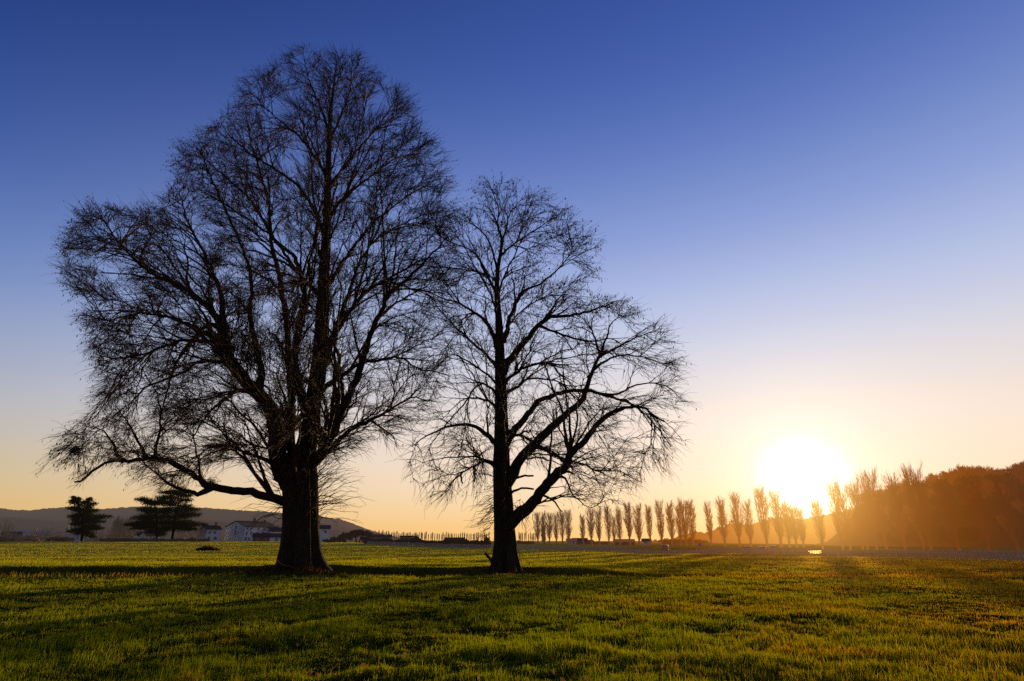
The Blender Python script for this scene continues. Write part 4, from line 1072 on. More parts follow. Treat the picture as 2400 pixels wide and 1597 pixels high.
for i, (px, py, s, lab) in enumerate([(2252, 1134, 6.0, 'broad dark evergreen crown on the ridge under the bare group'), (2282, 1126, 6.0, 'rounded dark evergreen on the ridge left of the fan shaped tree'), (2310, 1124, 6.0, 'dark evergreen on the ridge under the fan shaped tree'), (2352, 1124, 5.0, 'small dark evergreen in the dip of the ridge'), (2381, 1112, 5.5, 'pointed dark evergreen near the right edge of the ridge')]):
    c, D = hill_point(px); c = P(px, py, D); V, Fl = clump_mesh(620, .8, rg, (s * .8, s * .7, s * .8), (0, 0, 0), 10)
    r = empty('evergreen_tree', tuple(c - np.array([0, 0, s])), 0, lab, 'tree', 'evergreens on the wooded ridge'); np_mesh('crown', V + np.array([0, 0, s]), [Fl], M['evergreen'], r)
    mb = MB(); mb.tubes(np.array([[0, 0, -2], [0, 0, s * .5], [.2, 0, s]]), np.array([.4, .3, .2]), 6); mb.build('trunk', M['poplar'], r)

# ------------------------------------------------------------------ conifers on the left
def conifer(label, D, basep, trunk, boughs, th, per, size, rg_):
    root = empty('conifer_tree', basep, 0, label, 'tree', None); off = np.array(basep)
    for tl in trunk:
        pts = np.array([P(a, b, D) for a, b, r in tl]); lp, lr = catmull(pts, [r for *_, r in tl], 1.0)
        V, Fq = tube_arrays(lp, lr, 8); np_mesh('trunk', V - off, Fq, M['bark'], root, True)
    Vs, Fs, o = [], [], 0; lines = []
    for (ax, ay, bx, by, t) in boughs:
        a = P(ax, ay, D); L2 = abs(bx - ax) * D / F
        for k, dep in enumerate((0.0, rg_.uniform(.3, .7), -rg_.uniform(.3, .7))):
            b = P(bx if k == 0 else ax + (bx - ax) * .72, by + (0 if k == 0 else rg_.uniform(-2, 2)), D + dep * max(L2, 1.5) * 1.1)
            s = np.linspace(0, 1, 5)[:, None]; pl = a + (b - a) * s + np.array([0, 0, 1]) * (np.sin(s * pi) * .5 * rg_.uniform(-.2, 1)) 
            lines.append((pl, .11, .03))
            n = int(per * (0.5 + np.linalg.norm(b - a) / 3)); u = rg_.random(n) ** .75 * 1.02 + .06
            p = a + (b - a) * u[:, None] + np.array([0, 0, 1]) * (np.sin(np.clip(u, 0, 1) * pi) * .4)[:, None]
            wdt = th * t * (0.35 + .8 * np.sin(np.clip(u, 0, 1) * pi * .85 + .3))
            p = p + rg_.normal(size=(n, 3)) * np.stack([wdt * 1.1, wdt * 1.6, wdt * .62], -1) - np.array([0, 0, .15])
            V, Fl = leaf_quads(p, size, rg_, 0, .45); Vs.append(V); Fs.append(Fl + o); o += len(V)
    np_mesh('needles', np.concatenate(Vs) - off, [np.concatenate(Fs)], M['conifer'], root)
    V, Fq = lines_to_mesh(lines, 4); np_mesh('boughs', V - off, Fq, M['bark'], root)
    return root
rgc = np.random.default_rng(15)
D = 262; g = G(191, D)
conifer('lone crooked dark pine with a long bough reaching right at the far left', D, g,
  [[(190, 1276, .55), (194, 1245, .45), (193, 1215, .35), (182, 1185, .2), (174, 1166, .06)], [(194, 1200, .25), (204, 1184, .15), (211, 1170, .05)]],
  [(182, 1180, 170, 1164, .6), (180, 1178, 186, 1168, .5), (184, 1185, 166, 1174, .9), (186, 1188, 203, 1176, .9), (205, 1182, 213, 1169, .7), (205, 1186, 222, 1180, .9), (190, 1195, 162, 1191, 1), (190, 1195, 215, 1190, 1), (190, 1203, 180, 1196, 1.2), (191, 1210, 164, 1210, 1), (192, 1206, 226, 1197, 1), (193, 1214, 215, 1208, 1.2), (194, 1220, 257, 1210, 1.1), (194, 1223, 240, 1222, 1.2), (193, 1224, 172, 1218, 1.2), (194, 1232, 169, 1228, 1.0), (194, 1236, 228, 1232, 1.1), (194, 1240, 162, 1245, 1.0), (194, 1243, 178, 1250, .8), (196, 1240, 240, 1238, .9), (195, 1246, 215, 1250, 1), (198, 1250, 222, 1258, .8)], .85, 150, .55, rgc)
g = G(401, 262)
conifer('wide layered dark cedar with drooping tiers behind the low bough tip', 262, g,
  [[(401, 1278, .55), (407, 1240, .48), (413, 1200, .35), (425, 1165, .22), (436, 1150, .06)]],
  [(430, 1158, 440, 1150, .7), (428, 1160, 405, 1153, .9), (425, 1160, 378, 1153, .8), (425, 1163, 450, 1160, .9), (420, 1168, 370, 1166, .9), (418, 1174, 445, 1172, 1), (416, 1180, 395, 1178, 1.1), (415, 1186, 360, 1178, 1), (415, 1190, 445, 1186, 1), (413, 1198, 375, 1196, 1.2), (413, 1200, 462, 1194, 1.1), (411, 1208, 440, 1206, 1.2), (410, 1212, 370, 1212, 1.2), (410, 1216, 466, 1206, 1), (409, 1224, 380, 1226, 1.2), (408, 1226, 450, 1224, 1.1), (408, 1232, 479, 1229, 1), (408, 1236, 375, 1238, 1), (407, 1240, 455, 1240, 1)], 1.05, 170, .56, rgc)
g = G(367, 266)
conifer('dark cedar leaning into the wide layered one from the left', 266, g,
  [[(367, 1278, .55), (368, 1245, .45), (366, 1210, .35), (362, 1180, .15)]],
  [(362, 1182, 322, 1170, .9), (362, 1184, 340, 1176, 1), (364, 1180, 385, 1172, 1), (365, 1196, 326, 1194, 1), (365, 1200, 345, 1200, 1.2), (366, 1206, 390, 1200, 1.2), (366, 1212, 316, 1214, 1.1), (366, 1216, 340, 1216, 1.2), (367, 1222, 306, 1228, 1), (367, 1228, 297, 1229, .8), (367, 1228, 330, 1234, 1.1), (367, 1226, 400, 1226, 1.2), (367, 1236, 312, 1238, .9), (367, 1240, 392, 1242, 1.1), (367, 1246, 345, 1246, .8), (367, 1250, 385, 1252, .8)], 1.05, 170, .56, rgc)

# round umbrella pines and clipped bushes right of the thick trunk
def clump_tree(label, px, D, py_top, wpx, lobes, name='evergreen_tree', mat='evergreen', cat='tree', trunk=True, size=.6, n=420, group=None):
    g = G(px, D); k = D / F * 1.05; H = ztop(px, py_top, D, g[2])
    r = empty(name, g, 0, label, cat, group); Vs, Fs, o = [], [], 0
    for (dx, fz, rw, rh) in lobes:
        V, Fl = clump_mesh(n, size, rg, (rw * wpx * k, rw * wpx * k, rh * H), (dx * wpx * k, 0, fz * H), 8); Vs.append(V); Fs.append(Fl + o); o += len(V)
    np_mesh('crown', np.concatenate(Vs), [np.concatenate(Fs)], M[mat], r)
    if trunk:
        mb = MB()
        for dx in (-.12, .1): mb.tubes(np.array([[dx * wpx * k * .4, 0, -.3], [dx * wpx * k, 0, H * .4], [dx * 2 * wpx * k, 0, H * .7]]), np.array([.3, .24, .15]), 6)
        mb.build('trunk', M['bark'], r)
    return r
clump_tree('dark round headed pine with forked trunk right of the thick trunk', 838, 250, 1240, 50, [(-.25, .72, .3, .2), (.05, .8, .32, .2), (.3, .66, .3, .22), (-.42, .5, .2, .18), (.42, .5, .2, .2), (0, .6, .35, .2)])
clump_tree('darker pine joined to the left side of the round headed pine', 806, 252, 1246, 32, [(0, .7, .45, .25), (-.3, .5, .4, .25), (.3, .5, .4, .3)])
clump_tree('wide clipped dark bush at the foot of the pines', 786, 246, 1257, 36, [(0, .4, .5, .5), (.3, .35, .4, .5), (-.35, .25, .4, .4)], 'bush', cat='bush', trunk=False)

# bare brownish trees behind the left field
for i, (px, py, wf, kind, lab) in enumerate([
  (262, 1212, .5, 'p', 'brown bare poplar just right of the lone pine'), (272, 1216, .6, 'p', 'second brown bare poplar right of the lone pine'), (283, 1219, .6, 'p', 'low brown bare poplar between pine and cedar'),
  (293, 1212, .6, 'p', 'brown bare poplar left of the cedar pair'), (303, 1208, .8, 's', 'rust coloured bare tree touching the left cedar'), (249, 1226, .8, 's', 'low brown bare shrub beside the pine trunk'),
  (236, 1235, .9, 's', 'small brown shrub right under the pine bough'), (4, 1214, .7, 's', 'brown bare tree cut by the left edge of the photo'), (143, 1238, 1.1, 's', 'low brown shrub left of the lone pine'),
  (60, 1248, 1.7, 's', 'spreading brown shrub left of the sunlit board'), (92, 1240, 1.5, 's', 'spreading brown shrub at the sunlit board'), (30, 1252, 1.8, 's', 'wide low brown shrub near the left edge'),
  (450, 1222, .9, 's', 'brown bare tree behind the right side of the wide cedar'), (464, 1218, .9, 's', 'bare tree between the cedar and the small white house'), (430, 1236, 1.2, 's', 'brown thicket under the wide cedar'),
  (510, 1258, .4, 's', 'faint bare shrub between the small house and the farmhouse'), (663, 1238, .8, 's', 'bare bush left of the thick trunk behind the sheds')]):
    D = 300 if kind == 'p' else 285
    if lab.startswith(('spreading', 'wide low')): D = 238; wf *= 1.5; py -= 3
    g = G(px, D); H = ztop(px, py, D, g[2])
    if kind == 'p':
        q = place_proto(pop[i % 5], 'poplar_tree', g, H, i, lab, 'tree', 'brown bare trees behind the left field', wf * 1.4)
    else:
        place_proto(shr[i % 3], 'bare_shrub', g, H / .95, i, lab, 'shrub' if 'shrub' in lab or 'thicket' in lab or 'bush' in lab else 'tree', 'brown bare trees behind the left field', wf)
for i in range(14):
    px = 256 + i * 3.7 + rg.uniform(-1, 1); D = 330; g = G(px, D)
    place_proto(pop[i % 5], 'poplar_tree', g, ztop(px, 1224 + rg.uniform(-6, 6), D, g[2]), i, 'thin bare tree in the dense brown stand between the pine and the cedars', 'tree', 'thin trees in the brown stand', 1.2)

M['scrub'] = leaf_mat('brown_scrub', (0.04, 0.022, 0.012), (0.09, 0.045, 0.02), 0.45, 0.3, 0.4)
for i in range(34):
    px = (-8 + i * 10.5) if i < 16 else (236 + (i - 16) * 14); px += rg.uniform(-3, 3)
    clump_tree('low brown scrub bush along the far left edge of the field', px, 256 + rg.uniform(-4, 4), (1256 if px < 160 else 1262) + rg.uniform(-4, 3), 20, [(0, .4, .6, .5), (.35, .3, .4, .4)], 'scrub_bush', mat='scrub', cat='bush', trunk=False, size=.55, n=150, group='low brown scrub along the field edge')
# dark line of trees and bushes between the two trunks
names = [(573, 0)]
hedge = [(868, 1263, 20), (884, 1264, 20), (900, 1261, 24), (920, 1264, 22), (940, 1265, 20), (971, 1255, 12), (980, 1252, 7), (990, 1264, 22), (1010, 1267, 20), (1030, 1268, 24), (1050, 1264, 24), (1066, 1266, 22), (1086, 1262, 16), (1106, 1268, 22), (1126, 1264, 20), (1140, 1261, 12), (1220, 1268, 20), (1240, 1268, 20), (1352, 1270, 22), (1372, 1263, 16), (1384, 1265, 12), (1410, 1270, 24), (1566, 1262, 22), (1590, 1262, 24), (1612, 1257, 22), (1640, 1262, 26)]
words_ = ['leftmost dark bush of the far hedge beside the round headed pine', 'dark bush right of the leftmost one in the far hedge', 'taller dark bush in the far hedge under the first far poplars', 'dark bush left of the flat roofed house in the far hedge', 'dark bush right behind the flat roofed far house', 'dark cone shaped tree left of the tiny spire tree', 'tiny dark spire shaped conifer above the far hedge', 'wide dark bush right of the tiny spire conifer', 'low dark bush before the middle of the far hedge', 'low brown bush in the middle of the far hedge', 'round bush beside the far low building', 'round bush right of the far low building', 'domed dark tree above the middle of the far hedge', 'low bush between the domed tree and the smaller trunk', 'bush second left of the smaller trunk', 'pointed dark tree directly left of the smaller trunk', 'low bush directly right of the smaller trunk', 'low bush under the first tall poplars', 'low bush in the first gap of the poplar row', 'dark treetop between the thin poplar and the dense one', 'small dark treetop right of the dense poplar', 'low bush behind the pale poplar', 'dark bush left of the merged poplar clump', 'dark bush behind the merged poplar clump', 'higher dark bush right behind the merged poplar clump', 'dark bush left in the second gap of the poplar row']
for (px, py, w), lab in zip(hedge, words_):
    clump_tree(lab, px, (fD(px) + 14 if px < 1160 else 350) + rg.uniform(-5, 5), py, w * 1.3, [(0, .45, .5, .5), (.25, .35, .42, .4), (-.3, .35, .4, .4)], 'bush' if 'bush' in lab else 'evergreen_tree', cat='bush' if 'bush' in lab else 'tree', trunk=False, size=.8, n=260, group='far hedge plants')

# ------------------------------------------------------------------ buildings
def house(label, px, D, yaw, Lg, Ll, eave, ridge, wall, roof, wins_g=(), wins_l=(), chims=(), oh=.45, cat='house', name='house', flat=False, doors=(), z=0):
    """px: picture column of the corner nearest the camera; long side runs right and back, gable side runs left and back"""
    g = G(px, D); r = empty(name, (g[0], g[1], g[2] + z), radians(yaw) - math.atan2(g[0], g[1]), label, cat)
    h = eave; R_ = ridge
    mb = MB()
    if flat: mb.box(0, Ll, 0, Lg, -1, h)
    else:
        V = [(0, 0, -1), (Ll, 0, -1), (Ll, Lg, -1), (0, Lg, -1), (0, 0, h), (Ll, 0, h), (Ll, Lg, h), (0, Lg, h), (0, Lg / 2, R_), (Ll, Lg / 2, R_)]
        mb.add(V, [[0, 1, 5, 4], [2, 3, 7, 6], [3, 0, 4, 7], [1, 2, 6, 5], [3, 2, 1, 0]]); mb.add([V[4], V[7], V[8], V[5], V[6], V[9]], [[0, 2, 1], [3, 4, 5]])
    mb.build('wall', M[wall], r)
    mb = MB(); t = .22
    if flat: mb.box(-oh, Ll + oh, -oh, Lg + oh, h + .003, h + .35)
    else:
        sl = (R_ - h) / (Lg / 2)
        for s in (0, 1):
            y0, y1 = (-oh, Lg / 2) if s == 0 else (Lg + oh, Lg / 2)
            z0 = h - oh * sl + .02; z1 = R_ + .02
            V = [(-oh, y0, z0), (Ll + oh, y0, z0), (Ll + oh, y1, z1), (-oh, y1, z1)]
            V = V + [(a, b, c + t) for a, b, c in V]
            mb.add(V, [[0, 3, 2, 1], [4, 5, 6, 7], [0, 1, 5, 4], [2, 3, 7, 6], [0, 4, 7, 3], [1, 2, 6, 5]])
    rf = mb.build('roof', M[roof], r)
    for (x, y, hh) in chims:
        z0 = (h if flat else h + (R_ - h) * (1 - abs(y - Lg / 2) / (Lg / 2))) - .1
        MB().box(x - .35, x + .35, y - .35, y + .35, z0, z0 + hh).box(x - .48, x + .48, y - .48, y + .48, z0 + hh + .002, z0 + hh + .18).build('chimney', M['brown_wall'], rf)
    for (x, zc, w, hh) in wins_l:
        fr = MB().box(x - w / 2 - .12, x + w / 2 + .12, -.06, -.004, zc - hh / 2 - .15, zc - hh / 2 - .002).box(x - w / 2 - .12, x + w / 2 + .12, -.05, -.004, zc + hh / 2 + .002, zc + hh / 2 + .12).box(x - w / 2 - .1, x - w / 2 - .002, -.05, -.004, zc - hh / 2, zc + hh / 2).box(x + w / 2 + .002, x + w / 2 + .1, -.05, -.004, zc - hh / 2, zc + hh / 2).build('window', M['stone_wall'], r)
        MB().box(x - w / 2, x + w / 2, -.03, -.003, zc - hh / 2, zc + hh / 2).build('pane', M['window'], fr)
    for (y, zc, w, hh) in wins_g:
        fr = MB().box(-.06, -.004, y - w / 2 - .12, y + w / 2 + .12, zc - hh / 2 - .15, zc - hh / 2 - .002).box(-.05, -.004, y - w / 2 - .12, y + w / 2 + .12, zc + hh / 2 + .002, zc + hh / 2 + .12).build('window', M['stone_wall'], r)
        MB().box(-.03, -.003, y - w / 2, y + w / 2, zc - hh / 2, zc + hh / 2).build('pane', M['window'], fr)
    for (x, w, hh) in doors:
        MB().box(x - w / 2, x + w / 2, -.04, -.003, 0, hh).build('door', M['window'], r)
    return r
# big farmhouse: nearest corner at 568
D = 275
house('large pale farmhouse with brown tiled roof and three rows of small windows', 568, D, 38, 13.5, 17.5, 6.5, 9.0, 'white_wall', 'roof',
      wins_g=[(6.4, 6.2, .9, 1.1), (6.4, 4.0, .9, 1.5), (9.5, 1.4, .9, 1.2)],
      wins_l=[(1.2, 5.6, .9, .8), (3.2, 5.6, .9, .8), (7.2, 5.6, .9, .8), (10.4, 5.6, .9, .8), (1.2, 3.6, .8, 1.4), (3.4, 3.6, .8, 1.4), (7.0, 3.6, .8, 1.3), (10.2, 3.6, .8, 1.3), (14.2, 5.2, .8, 1.6), (1.0, 1.2, .9, 1.4), (2.8, 1.2, .9, 1.4), (6.6, 1.2, .9, 1.4)],
      chims=[(9.0, 6.0, 1.3), (10.2, 7.2, 1.8), (14.6, 5.4, 1.3)], name='farmhouse')
house('low white wing built onto the right end of the large farmhouse', 629, 283, 8, 7, 4.8, 4.6, 6.2, 'white_wall', 'roof', wins_l=[(1.4, 3.2, .8, .9), (3.2, 3.2, .8, .9)], chims=[(3.4, 3.0, 1.0)], name='farm_wing', cat='house')
house('long low shed with dark roof and white doors in front of the farmhouse', 630, 262, 2, 6, 10.5, 1.9, 3.2, 'white_wall', 'roof', wins_l=[(2.6, .9, .9, 1.0), (7.2, .9, .9, 1.0)], doors=[(5.0, .9, 1.5)], name='shed', cat='shed')
house('dark lean-to with low brown roof before the farmhouse windows', 590, 264, 2, 5, 7.6, 2.0, 3.4, 'brown_wall', 'roof', doors=[(2.0, 1.4, 1.6), (5.4, 1.4, 1.6)], name='lean_to', cat='shed')
house('small white house with brown roof and balcony right of the wide cedar', 478, 270, 22, 7, 6.2, 5.3, 6.8, 'white_wall', 'roof', wins_l=[(1.4, 3.9, .9, 1.0), (3.6, 3.9, .9, 1.0), (1.4, 1.4, .9, 1.2), (4.2, 1.4, .9, 1.2)], chims=[(4.6, 2.6, 1.8)])
house('tower like white house directly right of the thick trunk', 742, 262, 0, 7, 4.6, 5.6, 6.9, 'white_wall', 'roof', wins_l=[(3.0, 4.2, .7, .9)], doors=[(4.0, .6, 1.2)])
house('white barn with grey gable seen under the cedars', 316, 300, 4, 8, 10.0, 3.0, 4.6, 'white_wall', 'roof', wins_l=[(5.0, 2.0, 1.4, .8)], name='barn', cat='barn')
house('small white outbuilding joined to the barn under the cedars', 338, 292, 30, 6.5, 4.6, 2.6, 4.4, 'white_wall', 'roof', wins_l=[(2.2, 1.6, .8, .8)], name='outbuilding', cat='barn')
house('low white house with reddish roof left of the lone pine', 160, 315, 3, 7, 7.5, 2.7, 4.0, 'white_wall', 'red_roof', wins_l=[(1.2, 1.7, .7, .9), (2.8, 1.7, .7, .9), (4.4, 1.7, .7, .9), (6.2, 1.7, .7, .9)])
house('brown shed with pale metal roof left of the lone pine', 130, 300, 6, 6, 7.0, 1.9, 3.2, 'brown_wall', 'metal', name='shed', cat='shed')
house('long pale factory roof far behind the left shrubs', 20, 420, 3, 14, 18, 5.2, 7.2, 'white_wall', 'metal', wins_l=[(4, 3, 2, 1.2), (9, 3, 2, 1.2), (14, 3, 2, 1.2)], name='factory', cat='building')
house('brown house low behind the shrubs at the left edge', -2, 330, 4, 8, 8, 3.4, 5.0, 'brown_wall', 'roof')
house('flat roofed brown house in the far hedge', 938, 216, 2, 5, 4.4, 2.7, 4, 'brown_wall', 'roof', wins_l=[(1.4, 1.9, .9, .9), (3.4, 1.9, .9, .9)], flat=True)
house('long low brown building in the far hedge right of the spire tree', 1044, 196, 2, 5, 6, 1.7, 2.5, 'brown_wall', 'roof', wins_l=[(1.6, 1.1, .8, .8), (4, 1.1, .8, .8), (6.4, 1.1, .8, .8)])
house('small red painted hut at the foot of the round headed pine', 846, 258, 2, 3, 2.6, 1.5, 2.2, 'redpaint', 'roof', name='hut', cat='hut')
house('brown house far behind the first hedge bush', 868, 420, 2, 9, 14, 3.5, 5.0, 'brown_wall', 'roof', wins_l=[(3, 2, 1, 1), (7, 2, 1, 1)])
house('house with reddish wide roof behind the middle poplars', 1442, 310, 4, 9, 10, 1.4, 2.6, 'brown_wall', 'red_roof', wins_l=[(3, .9, 1.0, .8), (8, .9, 1.0, .8)])
house('small white house peeking left of the gap in the poplar row', 1330, 330, 3, 7, 5.0, 1.9, 2.9, 'white_wall', 'red_roof', wins_l=[(1.5, 1.1, .8, .8), (3.4, 1.1, .8, .8)])
house('small white house peeking right of the wide reddish roof', 1508, 290, 3, 7, 3.8, 1.8, 2.8, 'white_wall', 'roof', wins_l=[(1.4, 1.1, .8, .8)])
house('brown house low between the ivy poplar and the gap', 1344, 345, 3, 8, 8.0, 2.0, 3.2, 'brown_wall', 'roof')

# ------------------------------------------------------------------ fences
def lath_fence():
    root = empty('lath_fence', G(2100, fD(2100)), 0, 'long snow fence of grey upright laths along the far edge of the meadow', 'fence'); off = np.array(root.location)
    pts = [np.array(G(px, fD(px))) for px in np.linspace(860, 2640, 400)]
    pts = np.array(pts); seg = np.linalg.norm(np.diff(pts[:, :2], axis=0), axis=1); s = np.concatenate([[0], np.cumsum(seg)])
    tot = s[-1]; nsec = 24
    def at(u): return np.array([np.interp(u, s, pts[:, 0]), np.interp(u, s, pts[:, 1]), 0])
    for k in range(nsec):
        u0, u1 = tot * k / nsec, tot * (k + 1) / nsec
        us = np.arange(u0 + .05, u1 - .03, .115); mb = MB()
        for u in us:
            p = at(u); z = float(ground_h(p[0], p[1])); ln = rg.normal() * .03
            hh = .98 + rg.normal() * .025 + .05 * sin(u * .7)
            d = at(u + .05) - at(u - .05); d /= np.linalg.norm(d); w = .019 + .006 * rg.random()
            a = p + np.array([0, 0, z + .04]); b = a + np.array([d[0] * ln, d[1] * ln + rg.normal() * .02, hh])
            mb.add([a - d * w, a + d * w, b + d * w, b - d * w] + [q + np.array([0, .012, 0]) for q in (a - d * w, a + d * w, b + d * w, b - d * w)], [[0, 1, 2, 3], [5, 4, 7, 6], [0, 3, 7, 4], [1, 5, 6, 2], [3, 2, 6, 7]])
        for zz in (.25, .55, .85):
            q = [at(u) + np.array([0, .02, float(ground_h(*at(u)[:2])) + zz]) for u in np.linspace(u0 + .03, u1 - .03, 6)]
            mb.tubes(np.array(q), np.full(6, .009), 3)
        for v in range(len(mb.V)): mb.V[v] = mb.V[v] - off
        mb.build('lath_panel', M['fence'], root)
        p = at(u0); z = float(ground_h(p[0], p[1])); m2 = MB()
        m2.beam(p + [0, .06, z - .1] - off, p + [0, .06, z + 1.15] - off, .07); m2.build('post', M['fence'], root)
        if k > 13:
            for j in range(3):
                pp = at(u0 + (u1 - u0) * (j + .5) / 3); z = float(ground_h(pp[0], pp[1])); d = at(u0 + .3) - at(u0); d /= np.linalg.norm(d)
                MB().beam(pp + d * .3 + [0, -.25, z] - off, pp + [0, -.05, z + 1.12] - off, .045).beam(pp - d * .3 + [0, -.3, z] - off, pp + [0, -.051, z + 1.1] - off, .045).build('brace', M['fence'], root)
lath_fence()
r = empty('wooden_fence', G(290, 258), 0, 'low dark paling fence behind the field between pine and cedars', 'fence'); off = np.array(r.location)
for k in range(6):
    mb = MB()
    for px in np.arange(196 + k * 26, 196 + (k + 1) * 26 - 1, 1.1):
        a = np.array(G(px, 258)) - off; mb.box(a[0] - .05, a[0] + .05, -.02, .02, a[2], a[2] + 1.3 + rg.normal() * .03)
    a = np.array(G(196 + k * 26, 258)) - off; b = np.array(G(196 + (k + 1) * 26 - 2, 258)) - off
    mb.beam(a + [0, .06, .9], b + [0, .06, .9], .08); mb.beam(a + [0, .06, .4], b + [0, .06, .4], .08); mb.build('paling', M['darkfence'], r)
    MB().box(a[0] - .25, a[0] - .13, .0, .12, a[2] - .1, a[2] + 1.5).build('post', M['darkfence'], r)

# ------------------------------------------------------------------ small things
def lamp(px, py, D, label):
    g = G(px, D); H = ztop(px, py, D, g[2]); r = empty('street_lamp', g, 0, label, 'lamp', 'street lamps along the far road')
    mb = MB(); mb.tubes(np.array([[0, 0, 0], [0, 0, H * .5], [0, 0, H * .93], [.15, 0, H], [.7, 0, H * 1.01]]), np.array([.11, .09, .07, .05, .04]), 6); mb.build('pole', M['metal'], r)
    MB().box(.55, 1.25, -.14, .14, H * 1.01 - .08, H * 1.01 + .08).build('lamp_head', M['lamp'], r)
lamp(97, 1235, 300, 'street lamp beside the sunlit board at the left')
lamp(150, 1226, 300, 'thin leaning pole lamp left of the lone pine')
lamp(903, 1252, 330, 'street lamp under the first far poplars'); lamp(938, 1262, 300, 'short lamp left of the flat roofed far house'); lamp(1038, 1256, 300, 'street lamp between spire conifer and long low building')
lamp(1089, 1256, 300, 'street lamp left of the smaller trunk'); lamp(923, 1272, 240, 'lowest lamp post standing in the far meadow edge')
g = G(70, 262); r = empty('sign_board', (g[0], g[1], g[2]), radians(12), 'sunlit pale square board on legs among the left shrubs', 'sign')
MB().box(-.85, .85, -.05, .05, 4.0 * .75, 4.0 * .75 + 2.3).build('board', M['board'], r)
for s in (-.6, .6): MB().box(s - .06, s + .06, .055, .17, 0, 4.2).build('leg', M['metal'], r)
g = G(1641, 150); r = empty('road_sign', g, 0, 'small square blue road sign behind the fence in the second gap', 'sign')
MB().box(-.42, .42, -.03, .03, 1.3, 1.3 + .75).build('plate', M['blue'], r); MB().box(-.03, .03, .032, .09, 0, 2.0).build('post', M['metal'], r)

def car(px, D, rz, label):
    g = G(px, D); r = empty('parked_car', g, rz, label, 'car', 'cars parked behind the fence')
    prof = [(-2.1, .35), (-2.15, .75), (-1.9, .95), (-1.35, 1.0), (-.75, 1.42), (.55, 1.45), (1.15, 1.0), (1.95, .85), (2.12, .6), (2.1, .35)]
    n = len(prof); V = [(x, y, z) for y in (-.82, .82) for x, z in prof]
    V = [(x, y * (.86 if z > 1.1 else 1), z) for x, y, z in V]
    mb = MB(); mb.add(V, [list(range(n)), list(range(2 * n - 1, n - 1, -1))]); mb.add(V, [[i, i + n, (i + 1) % n + n, (i + 1) % n] for i in range(n)]); mb.build('body', M['carpaint'], r)
    for s in (-1, 1): MB().box(-1.0, .9, s * .80 - .015 * s, s * .84, 1.02, 1.32).build('side_window', M['window'], r)
    MB().add([(-1.33, -.68, 1.04), (-1.33, .68, 1.04), (-.8, .64, 1.40), (-.8, -.64, 1.40)], [[0, 1, 2, 3]]).build('rear_window', M['window'], r)
    for x in (-1.3, 1.35):
        for s in (-1, 1):
            a = np.arange(14) / 14 * 2 * pi; V = [(x + .32 * cos(t), s * .86 + o_, .32 + .32 * sin(t)) for o_ in (-.1, .1) for t in a]
            mb = MB(); mb.add(V, [[i, (i + 1) % 14, (i + 1) % 14 + 14, i + 14] for i in range(14)]); mb.add(V, [list(range(14)), list(range(27, 13, -1))]); w = mb.build('wheel', M['tyre'], r)
            V = [(x + .18 * cos(t), s * .965, .32 + .18 * sin(t)) for t in a]; MB().add(V, [list(range(14))]).build('rim', M['metal'], w)
car(1748, 140, 1.25, 'silver car parked behind the fence left of the tall spired poplar')
car(1786, 136, 1.1, 'silver car parked behind the fence under the tall spired poplar')
car(1812, 150, 1.3, 'farther silver car behind the fence with one bright glint')
car(1560, 165, 1.2, 'small car with a bright glint behind the fence near the narrow column poplar')
# wet road patch that mirrors the sun behind the fence
c0 = [G(px, d) for px, d in ((1896, 96), (1921, 96), (1926, 125), (1893, 125))]
mb = MB(); zp = max(c for a, b, c in c0) + .12; mb.add([(a, b, zp) for a, b, c in c0], [[0, 1, 2, 3]]); o = mb.build('puddle', M['puddle']); tag(o, 'wet patch mirroring the sun behind the fence', None, None, 'structure')

# ------------------------------------------------------------------ sky and sun
w = bpy.data.worlds.new('World'); scene.world = w; w.use_nodes = True
nt = w.node_tree
for n_ in list(nt.nodes): nt.nodes.remove(n_)
tc = nt.nodes.new('ShaderNodeTexCoord').outputs['Generated']
nrm = nt.nodes.new('ShaderNodeVectorMath'); nrm.operation = 'NORMALIZE'; nt.links.new(tc, nrm.inputs[0])
sep = nt.nodes.new('ShaderNodeSeparateXYZ'); nt.links.new(nrm.outputs[0], sep.inputs[0])
zz = math_node(nt, 'MAXIMUM', sep.outputs[2], 0.0)
# away from the sun
rA = ramp(nt, zz, [(0, lin(226, 176, 110)), (.04, lin(222, 182, 118)), (.083, lin(206, 184, 140)), (.15, lin(176, 180, 182)), (.22, lin(150, 166, 198)), (.332, lin(92, 128, 196)), (.468, lin(50, 84, 160)), (.64, lin(24, 54, 124)), (.80, lin(15, 38, 96)), (1, lin(12, 30, 80))], 'B_SPLINE')
rB = ramp(nt, zz, [(0, lin(255, 198, 118)), (.04, lin(255, 216, 158)), (.083, lin(254, 226, 194)), (.15, lin(252, 230, 214)), (.22, lin(240, 228, 220)), (.332, lin(200, 210, 238)), (.468, lin(146, 168, 226)), (.64, lin(78, 110, 190)), (.80, lin(56, 86, 170)), (1, lin(55, 80, 150))], 'B_SPLINE')
dot = nt.nodes.new('ShaderNodeVectorMath'); dot.operation = 'DOT_PRODUCT'; nt.links.new(nrm.outputs[0], dot.inputs[0]); dot.inputs[1].default_value = tuple(SUN)
ang = math_node(nt, 'ARCCOSINE', math_node(nt, 'MINIMUM', dot.outputs['Value'], 0.999999))
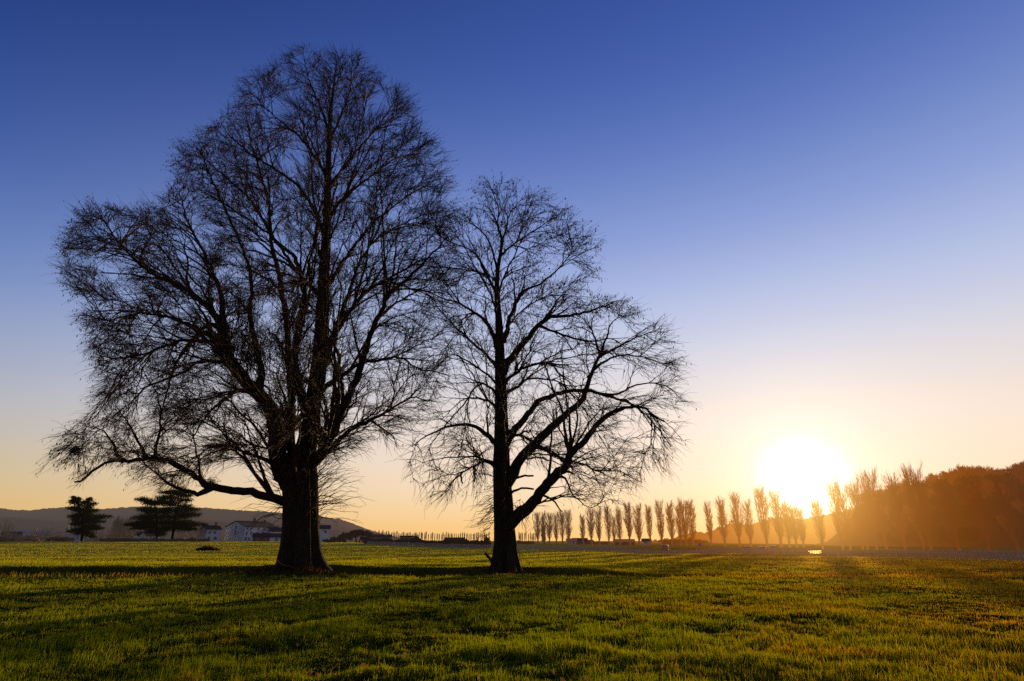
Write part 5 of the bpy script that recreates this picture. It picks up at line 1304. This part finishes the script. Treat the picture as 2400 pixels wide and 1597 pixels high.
# azimuth weight
hd = nt.nodes.new('ShaderNodeVectorMath'); hd.operation = 'MULTIPLY'; hd.inputs[1].default_value = (1, 1, 0); nt.links.new(nrm.outputs[0], hd.inputs[0])
hn = nt.nodes.new('ShaderNodeVectorMath'); hn.operation = 'NORMALIZE'; nt.links.new(hd.outputs[0], hn.inputs[0])
ad = nt.nodes.new('ShaderNodeVectorMath'); ad.operation = 'DOT_PRODUCT'; nt.links.new(hn.outputs[0], ad.inputs[0]); ad.inputs[1].default_value = (sin(SUN_AZ), cos(SUN_AZ), 0)
mr = nt.nodes.new('ShaderNodeMapRange'); mr.interpolation_type = 'SMOOTHSTEP'; mr.inputs[1].default_value = .10; mr.inputs[2].default_value = 1.0; nt.links.new(dot.outputs['Value'], mr.inputs[0])
base = mixcol(nt, mr.outputs[0], rA, rB)
gl1 = math_node(nt, 'EXPONENT', math_node(nt, 'MULTIPLY', math_node(nt, 'POWER', math_node(nt, 'DIVIDE', ang, .043), 2.0), -1.0))
gl2 = math_node(nt, 'EXPONENT', math_node(nt, 'DIVIDE', ang, -.085))
g1 = mixcol(nt, 1.0, base, (1.0, .93, .80), 'MIX')
def scaled(c, f, k):
    v = nt.nodes.new('ShaderNodeVectorMath'); v.operation = 'SCALE'; v.inputs[0].default_value = c; nt.links.new(math_node(nt, 'MULTIPLY', f, k), v.inputs['Scale']); return v.outputs[0]
def addv(a, b):
    v = nt.nodes.new('ShaderNodeVectorMath'); v.operation = 'ADD'; nt.links.new(a, v.inputs[0]); nt.links.new(b, v.inputs[1]); return v.outputs[0]
sky_c = addv(addv(base, scaled((1.0, .90, .62), gl1, 3.0)), scaled((1.0, .84, .70), gl2, .6))
sky = nt.nodes.new('ShaderNodeTexSky'); sky.sky_type = 'NISHITA'; sky.sun_disc = False; sky.sun_elevation = SUN_EL; sky.sun_rotation = SUN_AZ; sky.altitude = 50; sky.dust_density = 1.2
bg1 = nt.nodes.new('ShaderNodeBackground'); nt.links.new(sky_c, bg1.inputs[0]); bg1.inputs[1].default_value = .93
bg2 = nt.nodes.new('ShaderNodeBackground'); nt.links.new(sky.outputs[0], bg2.inputs[0]); bg2.inputs[1].default_value = .006
ads = nt.nodes.new('ShaderNodeAddShader'); nt.links.new(bg1.outputs[0], ads.inputs[0]); nt.links.new(bg2.outputs[0], ads.inputs[1])
wo = nt.nodes.new('ShaderNodeOutputWorld'); nt.links.new(ads.outputs[0], wo.inputs[0])

sl = bpy.data.lights.new('sun', 'SUN'); sl.energy = 5.0; sl.angle = radians(.5); sl.color = (1.0, .66, .28)
so = bpy.data.objects.new('sun', sl); col.objects.link(so)
import mathutils
so.rotation_euler = mathutils.Vector(tuple(SUN)).to_track_quat('Z', 'Y').to_euler()

scene.view_settings.view_transform = 'Standard'; scene.view_settings.look = 'None'; scene.view_settings.exposure = 0; scene.view_settings.gamma = 1
scene.cycles.max_bounces = 5; scene.cycles.diffuse_bounces = 2; scene.cycles.glossy_bounces = 2; scene.cycles.transmission_bounces = 2
scene.cycles.use_denoising = False
